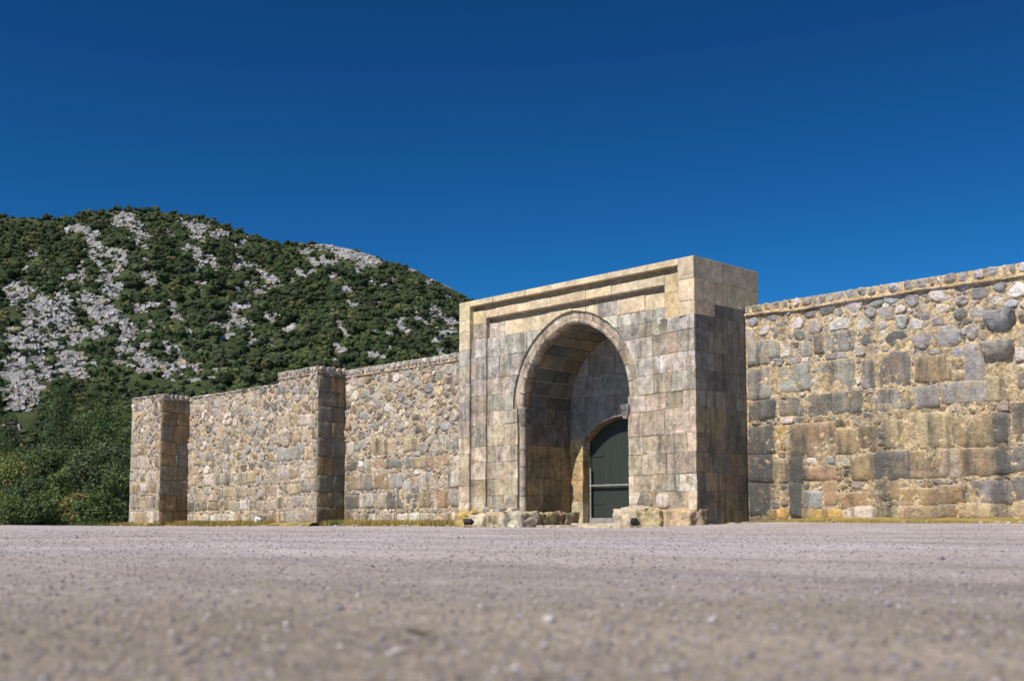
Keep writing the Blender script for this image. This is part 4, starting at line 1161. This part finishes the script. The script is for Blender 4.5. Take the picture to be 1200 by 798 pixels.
def build_hill():
    NXg, NTg = 420, 250
    pxs = np.linspace(-420, 1100, NXg); ts = np.concatenate([np.linspace(0, 1, NTg-14)**1.0, np.linspace(1.03, 1.9, 14)])
    V = []; rock = np.zeros((len(ts), NXg))
    for j, t in enumerate(ts):
        for i, px in enumerate(pxs):
            x, y, z = hill_pt(px, t)
            if t == 0: z = -.6
            if -30 < px < 560 and .03 < t <= 1:
                e = float(np.interp(px, SX, SE)); py = 609.5-t**.82*e/1.006*FPX
                rk = rockiness(px, py) + .4*noise.noise(Vector((x*.11, y*.11, 3)))
                if rk > 0:
                    rock[j, i] = min(1, rk*3)
                    if t < .985: z += min(1, rk*3)*(abs(noise.noise(Vector((x*.30, y*.30, 11))))*2.6 + abs(noise.noise(Vector((x*.8, y*.8, 15))))*1.0 - .6)
            V.append((x, y, z))
    F = [(j*NXg+i, j*NXg+i+1, (j+1)*NXg+i+1, (j+1)*NXg+i) for j in range(len(ts)-1) for i in range(NXg-1)]
    me = mesh_py('hill', V, F, None, False)
    at = me.attributes.new('rock', 'FLOAT', 'POINT'); at.data.foreach_set('value', rock.ravel().astype(np.float32))
    N = NT('karst_hillside'); P = N.pos()
    ra = N.n('ShaderNodeAttribute'); ra.attribute_name = 'rock'
    n1 = N.noise(P, .35, 6, .65); n2 = N.noise(P, 1.6, 6, .7)
    rc = N.mix(N.ramp(n2, [(.35, 0), (.65, 1)]), (.20, .20, .215), (.52, .515, .53))
    rc = N.mix(N.ramp(n1, [(.58, 0), (.7, .7)]), rc, (.30, .23, .15))
    soil = N.mix(N.ramp(n1, [(.35, 0), (.65, 1)]), (.05, .075, .035), (.085, .10, .045))
    c = N.mix(N.ramp(N.math('ADD', ra.outputs['Fac'], N.math('MULTIPLY', N.math('SUBTRACT', n1, .5), 1.2)), [(.35, 0), (.5, 1)]), soil, rc)
    m = N.out(c, .95, N.bump(n2, 1, .8), .1)
    link('hill', me, m, kind='structure')

    # boulders and outcrops on the bare patches
    r = random.Random(3); acc = Acc()
    cube = [(-1,-1,-1),(1,-1,-1),(1,1,-1),(-1,1,-1),(-.7,-.8,1),(.8,-.6,.8),(.6,.8,1),(-.8,.7,.7)]
    cf = [(0,1,5,4),(1,2,6,5),(2,3,7,6),(3,0,4,7),(4,5,6,7)]
    n = 0
    while n < 9000:
        cx, cy, rx, ry, s = r.choice(ROCKS)
        if r.random() > (rx*ry)/260+.08: continue
        a = r.uniform(0, 6.28); q = math.sqrt(r.random())*1.3
        px = cx+rx*q*math.cos(a); py = cy+ry*q*math.sin(a)+s*.8*(px-cx)
        e = float(np.interp(px, SX, SE))
        if (609.5-py)/FPX*1.006 > e*.995: continue
        t = screen_t(px, py); x, y, z = hill_pt(px, t)
        S = r.uniform(.13, .48)*(1+1.1*(r.random() < .10)); th = r.uniform(0, 6.28); c_, s_ = math.cos(th), math.sin(th)
        th = yaw+r.uniform(-.5, .3); c_, s_ = math.cos(th), math.sin(th)
        V = [((vx*1.7*c_-vy*s_*.8)*S*r.uniform(.7, 1.2)+x, (vx*1.7*s_+vy*c_*.8)*S*r.uniform(.7, 1.2)+y, z+vz*S*r.uniform(.35, .7)+.25+vx*S*.25) for vx, vy, vz in cube]
        g = r.uniform(.7, 1.15); acc.add(V, cf, (.45*g, .445*g, .46*g) if r.random() < .85 else (.4*g, .32*g, .22*g)); n += 1
    N = NT('outcrop_limestone'); c = N.mix(1, N.attr(), N.ramp(N.noise(N.pos(), 1.7, 5, .7), [(.3, .6), (.7, 1.25)]), 'MULTIPLY')
    link('hillside_rocks', acc.mesh('hillside_rocks'), N.out(c, .95, N.bump(N.noise(N.pos(), 2.5, 5, .7), 1, .4), .1), kind='stuff')

    # scrub: a lumpy body of foliage with small leaves standing off it
    t_ = (1+5**.5)/2
    iv = np.array([(-1,t_,0),(1,t_,0),(-1,-t_,0),(1,-t_,0),(0,-1,t_),(0,1,t_),(0,-1,-t_),(0,1,-t_),(t_,0,-1),(t_,0,1),(-t_,0,-1),(-t_,0,1)]); iv /= np.linalg.norm(iv[0])
    it = np.array([(0,11,5),(0,5,1),(0,1,7),(0,7,10),(0,10,11),(1,5,9),(5,11,4),(11,10,2),(10,7,6),(7,1,8),(3,9,4),(3,4,2),(3,2,6),(3,6,8),(3,8,9),(4,9,5),(2,4,11),(6,2,10),(8,6,7),(9,8,1)])
    def bush(cl, n, size, seed, inner):
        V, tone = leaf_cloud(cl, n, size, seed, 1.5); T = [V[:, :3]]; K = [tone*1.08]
        g = np.random.default_rng(seed)
        for c in cl:
            tri = iv[it]; mid = lambda a, b: (tri[:, a]+tri[:, b])/np.linalg.norm(tri[:, a]+tri[:, b], axis=1)[:, None]
            a, b, c_ = mid(0, 1), mid(1, 2), mid(2, 0)
            sub = np.concatenate([np.stack(x, 1) for x in ((tri[:, 0], a, c_), (a, tri[:, 1], b), (c_, b, tri[:, 2]), (a, b, c_))]) if c is cl[0] else tri
            off = 1+.22*np.sin(sub[..., 0:1]*5+seed)*np.sin(sub[..., 1:2]*6+2*seed)*np.sin(sub[..., 2:3]*5+1)
            P = np.array(c[:3])+sub*off*np.array(c[3:])*inner; P = P[P[:, :, 2].min(1) > -.1]
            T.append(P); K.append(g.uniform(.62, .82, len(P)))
        return np.concatenate(T), np.concatenate(K)
    rg = np.random.default_rng(8); protos = []
    for k in range(6):
        cl = [(0, 0, .45, .8, .8, .55)] + [(rg.uniform(-.6, .6), rg.uniform(-.6, .6), rg.uniform(.35, .95), rg.uniform(.3, .5), rg.uniform(.3, .5), rg.uniform(.25, .42)) for _ in range(6)]
        protos.append((bush(cl, 190, .090, k, .72), bush(cl, 620, .055, k+20, .45), cl))
    Vs = []; Cs = []; cnt = 0
    R = random.Random(17)
    placed = {}
    tries = 0
    while tries < 60000 and cnt < 7600:
        tries += 1
        px = R.uniform(-60, 660); t = math.sqrt(R.random()) if R.random() < .85 else R.random()
        if px > 560 and R.random() < .6: continue
        e = float(np.interp(px, SX, SE)); py = 609.5-t**.82*e/1.006*FPX
        if t < .03: continue
        x, y, z = hill_pt(px, t)
        dep = R0+(ridge_r(math.atan((px-600)/FPX))-R0)*t; hp = 1.9*FPX/dep
        nz = .4*noise.noise(Vector((x*.11, y*.11, 3)))
        rk = max(rockiness(px, py-2), rockiness(px, py-hp*.6), rockiness(px, py-hp*1.1)) + nz
        if rk > .0 and R.random() < (.86 if t > .3 else .95): continue
        if rk > -.22 and R.random() < .4: continue
        if t < .35 and rk > -.5 and R.random() < .15: continue
        s = R.choice([R.uniform(.9, 1.6), R.uniform(1.4, 2.4), R.uniform(2.2, 3.3)])
        if rk > -.2: s = R.uniform(.8, 1.5)
        if t > .93: s *= .7
        ck = (int(x/2.6), int(y/2.6)); 
        if placed.get(ck, 0) >= 1: continue
        placed[ck] = placed.get(ck, 0)+1
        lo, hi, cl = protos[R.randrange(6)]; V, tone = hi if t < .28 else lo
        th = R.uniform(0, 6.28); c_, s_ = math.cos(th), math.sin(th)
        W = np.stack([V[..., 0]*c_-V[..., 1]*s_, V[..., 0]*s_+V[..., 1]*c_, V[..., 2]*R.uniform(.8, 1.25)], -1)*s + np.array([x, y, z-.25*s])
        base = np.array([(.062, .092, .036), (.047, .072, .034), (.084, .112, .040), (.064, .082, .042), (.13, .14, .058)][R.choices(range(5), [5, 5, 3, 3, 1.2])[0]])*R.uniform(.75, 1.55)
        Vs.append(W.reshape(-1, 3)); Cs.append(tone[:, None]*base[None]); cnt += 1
    V = np.concatenate(Vs); C = np.concatenate(Cs); F = np.arange(len(V)).reshape(-1, 3)
    print('scrub', cnt, len(F))
    link('hillside_scrub', mesh_np('hillside_scrub', V, F, C), M_LEAF, kind='stuff')
build_hill()

# ================================================================== trees at the foot of the hill
def at(px, dep, z=None):
    u = (px-600)/FPX; x, y = CAM[0]+dep*(FW[0]+RT[0]*u), CAM[1]+dep*(FW[1]+RT[1]*u)
    return (x, y, (ground_z(x, y) if z is None else z))
def hill_ground(px, dep):
    x, y, z = at(px, dep)
    if dep > R0:
        t = (dep-R0)/(ridge_r(math.atan((px-600)/FPX))-R0); z = hill_pt(px, t)[2]
    return (x, y, z)
def tree(name, label, cat, loc, H, W, col, seed, kind='broad', group=None, n=2600, leaf=.13):
    R = random.Random(seed); root = empty(name, loc, label, cat, group)
    if kind == 'cypress':
        cl = [(0, 0, H*f, W*.5*math.sin(math.pi*min(1, max(.12, 1-f)**.8))*.9+.12, W*.5*math.sin(math.pi*min(1, max(.12, 1-f)**.8))*.9+.12, H*.07) for f in np.linspace(.07, .97, 16)]
        acc = Acc(); acc.add(*tube_vf([(0, 0, -.2), (0, 0, H*.5), (0, 0, H*.93)], [.16, .10, .03], 7), (.1, .08, .06))
    else:
        cl = []; acc = Acc(); lo = .08 if kind == 'shrub' else .28
        acc.add(*tube_vf([(0, 0, -.2), (R.uniform(-.1, .1), R.uniform(-.1, .1), H*.25), (R.uniform(-.3, .3), R.uniform(-.3, .3), H*.62)], [W*.045, W*.035, W*.015], 8), (.1, .08, .06))
        for k in range(18 if kind == 'broad' else 14):
            a = R.uniform(0, 6.28); f = R.uniform(lo, .88); rr = W*.5*math.sin(math.pi*min(.93, max(.25, f)))*R.uniform(.35, .85)
            x, y, z = rr*math.cos(a), rr*math.sin(a), H*f; s = W*R.uniform(.13, .24)
            cl.append((x, y, z, s*1.15, s*1.15, s*.85))
            acc.add(*tube_vf([(0, 0, H*max(.1, f-.28)), (x*.5, y*.5, H*(f-.1)), (x*.9, y*.9, z)], [W*.02, W*.012, W*.005], 5, False), (.1, .08, .06))
        cl.append((0, 0, H*.86, W*.22, W*.22, H*.13)); cl.append((0, 0, H*.5, W*.3, W*.3, H*.25))
    link('trunk', acc.mesh('trunk', True), M_BARK, root)
    V, tone = leaf_cloud(cl, n, leaf, seed, .7)
    V = V[V[..., 2].min(1) > -.1] if kind != 'x' else V; tone = tone[:len(V)]
    link('crown', mesh_np('crown', V.reshape(-1, 3), np.arange(len(V)*4).reshape(-1, 4), tone[:, None]*np.array(col)[None]), M_LEAF, root)
    return root
G1, G2, G3, G4 = (.082, .125, .045), (.058, .092, .042), (.12, .165, .055), (.17, .195, .065)
TREES = [
 ('cypress_tree', 'tall slender dark cypress standing among rounder trees left of the corner buttress', 'tree', 68, 96, 11.6, 2.3, G2, 'cypress'),
 ('cypress_tree', 'dark cypress cut by the left edge of the photo', 'tree', 10, 100, 8.4, 2.0, G2, 'cypress'),
 ('broadleaf_tree', 'dense mid green tree rising just left of the corner buttress, tallest of the broad trees', 'tree', 128, 88, 9.6, 6.6, G1, 'broad'),
 ('broadleaf_tree', 'dark green rounded tree just right of the tall cypress', 'tree', 98, 92, 9.3, 6.2, G2, 'broad'),
 ('broadleaf_tree', 'dark broad tree between the two cypresses', 'tree', 40, 90, 6.6, 7.0, G2, 'broad'),
 ('broadleaf_tree', 'mid green tree at the left edge behind the yellowish shrub', 'tree', -15, 84, 6.8, 7.0, G1, 'broad'),
 ('broadleaf_tree', 'bluish green tree in front of the corner buttress trees, lower than its neighbours', 'tree', 118, 76, 5.6, 5.0, (.085, .125, .060), 'broad'),
 ('broadleaf_tree', 'bright green bushy tree below the tall cypress', 'tree', 68, 78, 5.4, 5.0, G1, 'broad'),
 ('shrub', 'yellow green shrub with pale shoots at the left edge', 'shrub', 8, 72, 4.5, 4.2, G4, 'shrub'),
 ('shrub', 'low dark shrub right of the yellow green shrub', 'shrub', 36, 70, 3.0, 3.6, G2, 'shrub'),
 ('shrub', 'light green feathery shrub in the middle of the row at the gravel edge', 'shrub', 70, 69, 3.4, 3.2, G3, 'shrub'),
 ('shrub', 'low olive shrub with a yellowish tinge near the gravel', 'shrub', 96, 67, 1.9, 2.6, (.17, .16, .06), 'shrub'),
 ('shrub', 'dark green shrub pressed against the corner buttress', 'shrub', 136, 68, 3.9, 3.8, G1, 'shrub'),
 ('shrub', 'small low shrub between the olive shrub and the buttress', 'shrub', 116, 64, 1.9, 2.4, G1, 'shrub'),
 ('shrub', 'small bright shrub below the yellow green one at the gravel', 'shrub', 22, 64, 1.6, 2.8, G3, 'shrub'),
 ('shrub', 'low green shrub at the gravel in front of the feathery one', 'shrub', 52, 64, 1.5, 2.8, G1, 'shrub'),
]
for i, (nm, lb, ct, px, dep, H_, W_, cl_, kd) in enumerate(TREES):
    tree(nm, lb, ct, hill_ground(px, dep), H_, W_, cl_, 100+i, kd, group='trees and shrubs left of the corner buttress', n=8500 if kd == 'broad' else 5500, leaf=.105 if kd == 'broad' else .085)

# ================================================================== grass verge
def build_grass():
    r = np.random.default_rng(4); P = []
    def zone(n, x0, x1, y0, y1, h0, h1, den=None):
        x = r.uniform(x0, x1, n); y = r.uniform(y0, y1, n); P.append(np.stack([x, y, r.uniform(h0, h1, n)], 1))
    zone(12000, -20, -10.1, 1.1, 2.5, .10, .30); zone(12000, -33.4, -23, 1.2, 2.5, .10, .34); zone(7000, -37, -33.1, .05, 1.0, .06, .20)
    zone(2500, -23.1, -20, .5, 1.1, .05, .14)
    zone(9000, .1, 13, 1.5, 2.5, .03, .12); zone(3500, .1, 3.2, .9, 2.5, .03, .13); zone(900, -.3, .6, -.3, 2.3, .02, .08)
    zone(9000, 1.6, 12, -.05, .75, .03, .09)
    zone(6000, -60, -36, 0.5, 4.5, .08, .35); zone(700, -10, -6.8, -.65, -.42, .02, .06); zone(300, -2.4, 0, -.6, -.45, .02, .06)
    A = np.concatenate(P)
    keep = np.array([noise.noise(Vector((x*.9, y*1.7, 2))) > (-.25 if x < -10 else -.12) for x, y, h in A]); A = A[keep]; n = len(A)
    z = np.array([ground_z(x, y) for x, y, h in A])
    a = r.uniform(0, 6.28, n); w = A[:, 2]*.06+.003; lean = r.uniform(-.5, .5, (n, 2))*A[:, 2:3]
    b = np.stack([A[:, 0], A[:, 1], z-.01], 1); d = np.stack([np.cos(a)*w, np.sin(a)*w, np.zeros(n)], 1)
    top = b + np.stack([lean[:, 0], lean[:, 1], A[:, 2]], 1)
    V = np.stack([b-d, b+d, top], 1).reshape(-1, 3)
    pal = np.array([(.36, .26, .07), (.42, .31, .11), (.27, .23, .06), (.17, .18, .05), (.50, .42, .24)])
    C = pal[r.choice(5, n, p=[.36, .25, .2, .1, .09])]*r.uniform(.8, 1.2, (n, 1))
    gn = np.array([noise.noise(Vector((x*.45, y*.8, 31))) for x, y, h in A]) > .30; C[gn] = np.array([.13, .19, .05])*r.uniform(.7, 1.3, (gn.sum(), 1))
    far = A[:, 0] < -37; C[far] = np.array([.11, .13, .04])*r.uniform(.7, 1.4, (far.sum(), 1))
    link('dry_grass', mesh_np('dry_grass', V, np.arange(len(V)).reshape(-1, 3), C), M_LEAF, kind='stuff')
    # bank of earth and moss at the foot of the walls
    N = NT('mossy_earth'); Pq = N.pos()
    c = N.mix(N.ramp(N.noise(Pq, 1.6, 5, .6), [(.4, 0), (.6, 1)]), (.36, .26, .085), (.25, .215, .08))
    c = N.mix(N.ramp(N.noise(Pq, 5, 5, .7), [(.55, 0), (.68, .8)]), c, (.33, .28, .24))
    m = N.out(c, .95, N.bump(N.noise(Pq, 14, 5, .7), 1, .03), .1)
    for (x0, x1, yf, yb, h) in ((-33.5, -10.0, 1.15, 2.52, .19), (-37.2, -33.3, .15, 1.0, .17), (-23.3, -19.9, .35, 1.15, .16), (.02, 30, 1.25, 2.52, .12), (1.6, 14, -.1, .75, .035)):
        nx = int((x1-x0)/.25); V = []; F = []
        for i in range(nx+1):
            x = x0+(x1-x0)*i/nx; q = noise.noise(Vector((x*.5, yf, 0)))*.5
            if x0 > 0: q -= .35*sstep((2.5-x)/2.5)
            for k in range(5):
                y = (yf+q)+(yb-yf-q)*k/4; hh = h*sstep(k/3)*(1+.5*noise.noise(Vector((x*1.3, y*2, 0))))
                V.append((x, y, ground_z(x, y)-.012+hh))
        for i in range(nx):
            for k in range(4): F.append((i*5+k, (i+1)*5+k, (i+1)*5+k+1, i*5+k+1))
        link('earth_bank', mesh_py('earth_bank', V, F, None, True), m, kind='structure')
build_grass()

# ================================================================== small things
N = NT('black_lamp_housing'); M_BLACK = N.out((.02, .02, .022), .45, None, .4)
N = NT('lamp_glass'); M_GLASS = N.out((.05, .06, .07), .1, None, .6)
def floodlight(x, y, label, rot, tilt):
    z = ground_z(x, y); root = empty('floodlight', (x, y, z), label, 'floodlight', 'black floodlights aimed at the gateway'); root.rotation_euler[2] = rot
    def lp(nm, V, F, m, par=root): return link(nm, mesh_py(nm, V, F), m, par)
    lp('base_plate', *box_vf(-.17, .17, -.06, .06, 0, .03), M_BLACK)
    a = Acc(); a.add(*tube_vf([(-.16, 0, .02), (-.17, 0, .17)], [.014, .014], 6), (0,0,0)); a.add(*tube_vf([(.16, 0, .02), (.17, 0, .17)], [.014, .014], 6), (0,0,0))
    link('bracket', a.mesh('bracket'), M_BLACK, root)
    ct, st = math.cos(tilt), math.sin(tilt)
    def rt(V): return [(x, y*ct-z_*st, .2+y*st+z_*ct) for x, y, z_ in V]
    V = [(-.15,-.07,-.09),(.15,-.07,-.09),(.15,-.07,.09),(-.15,-.07,.09),(-.20,.07,-.13),(.20,.07,-.13),(.20,.07,.13),(-.20,.07,.13)]
    F = [(0,1,2,3),(0,4,5,1),(1,5,6,2),(2,6,7,3),(3,7,4,0),(4,7,6,5)]
    root.scale = (.85, .85, .85); h = lp('housing', rt(V), F, M_BLACK)
    V, F = box_vf(-.17, .17, .071, .078, -.10, .10); link('glass', mesh_py('glass', rt(V), F), M_GLASS, h)
    for k in range(4):
        V, F = box_vf(-.13+k*.08, -.115+k*.08, -.105, -.07, -.075, .075); link('cooling_fin', mesh_py('cooling_fin', rt(V), F), M_BLACK, h)
floodlight(-8.55, -.85, 'small black floodlight before the ochre stained plinth block at the left foot of the gateway', .25, rad(62))
floodlight(-1.52, -.85, 'small black floodlight tilted before the boulders to the right of the iron door', -.5, rad(40))

N = NT('whitewashed_stone'); M_WHITE = N.out(N.mix(N.ramp(N.noise(N.pos(), 9, 5), [(.4, 0), (.7, 1)]), (.75, .75, .72), (.6, .58, .53)), .8)
V, F = boulder(-.24, .24, -.10, .10, -.05, .40, random.Random(2), 4, .02, .08)
o = link('white_slab', mesh_py('white_slab', V, F), M_WHITE, label='small white slab leaning on the grass at the foot of the wall between the buttresses', cat='slab', loc=(-25.5, 1.6, -.05))
o.rotation_euler = (rad(-12), rad(14), rad(-25))

# a dead leaf and a pale pebble close to the camera, foreground
x, y, z = at(500, 2.22); N = NT('dead_leaf'); M_DEAD = N.out((.07, .055, .04), .8)
V = [(-.030, 0, .004), (-.012, -.010, .010), (.014, -.009, .007), (.033, .001, .012), (.012, .010, .009), (-.012, .011, .006), (0, 0, .002), (-.045, .002, .012)]
o = link('dead_leaf', mesh_py('dead_leaf', V, [(0,1,6),(1,2,6),(2,3,6),(3,4,6),(4,5,6),(5,0,6),(0,7,1)]), M_DEAD, label='small dark dead leaf lying on the gravel in the blurred foreground', cat='leaf', loc=(x, y, ground_z(x, y)+.003))
o.rotation_euler[2] = yaw
x, y, z = at(643, 2.55); N = NT('pale_pebble'); M_PALE = N.out(N.mix(N.ramp(N.noise(N.pos(), 80, 4), [(.4, 0), (.6, 1)]), (.55, .5, .5), (.42, .38, .37)), .8)
V, F = boulder(-.014, .014, -.010, .010, 0, .016, random.Random(9), 5, .003, .7)
link('pebble', mesh_py('pebble', V, F, None, True), M_PALE, label='larger pale pebble on the gravel in the blurred foreground', cat='pebble', loc=(x, y, ground_z(x, y)-.002))
# a few pale stones strewn at the verge
R = random.Random(77)
acc = Acc()
for k in range(150):
    x = R.uniform(-36, 10); y = (R.uniform(-.1, 1.4) if not -10 < x < 0 else R.uniform(-1.6, -.7)); s = R.uniform(.02, .055)
    V, F = boulder(x-s*1.3, x+s*1.3, y-s, y+s, ground_z(x, y)-s*.2, ground_z(x, y)+s, R, 2, .01, .6); acc.add(V, F, (.55, .5, .45))
link('verge_stones', acc.mesh('verge_stones'), M_RUBBLE, kind='stuff')
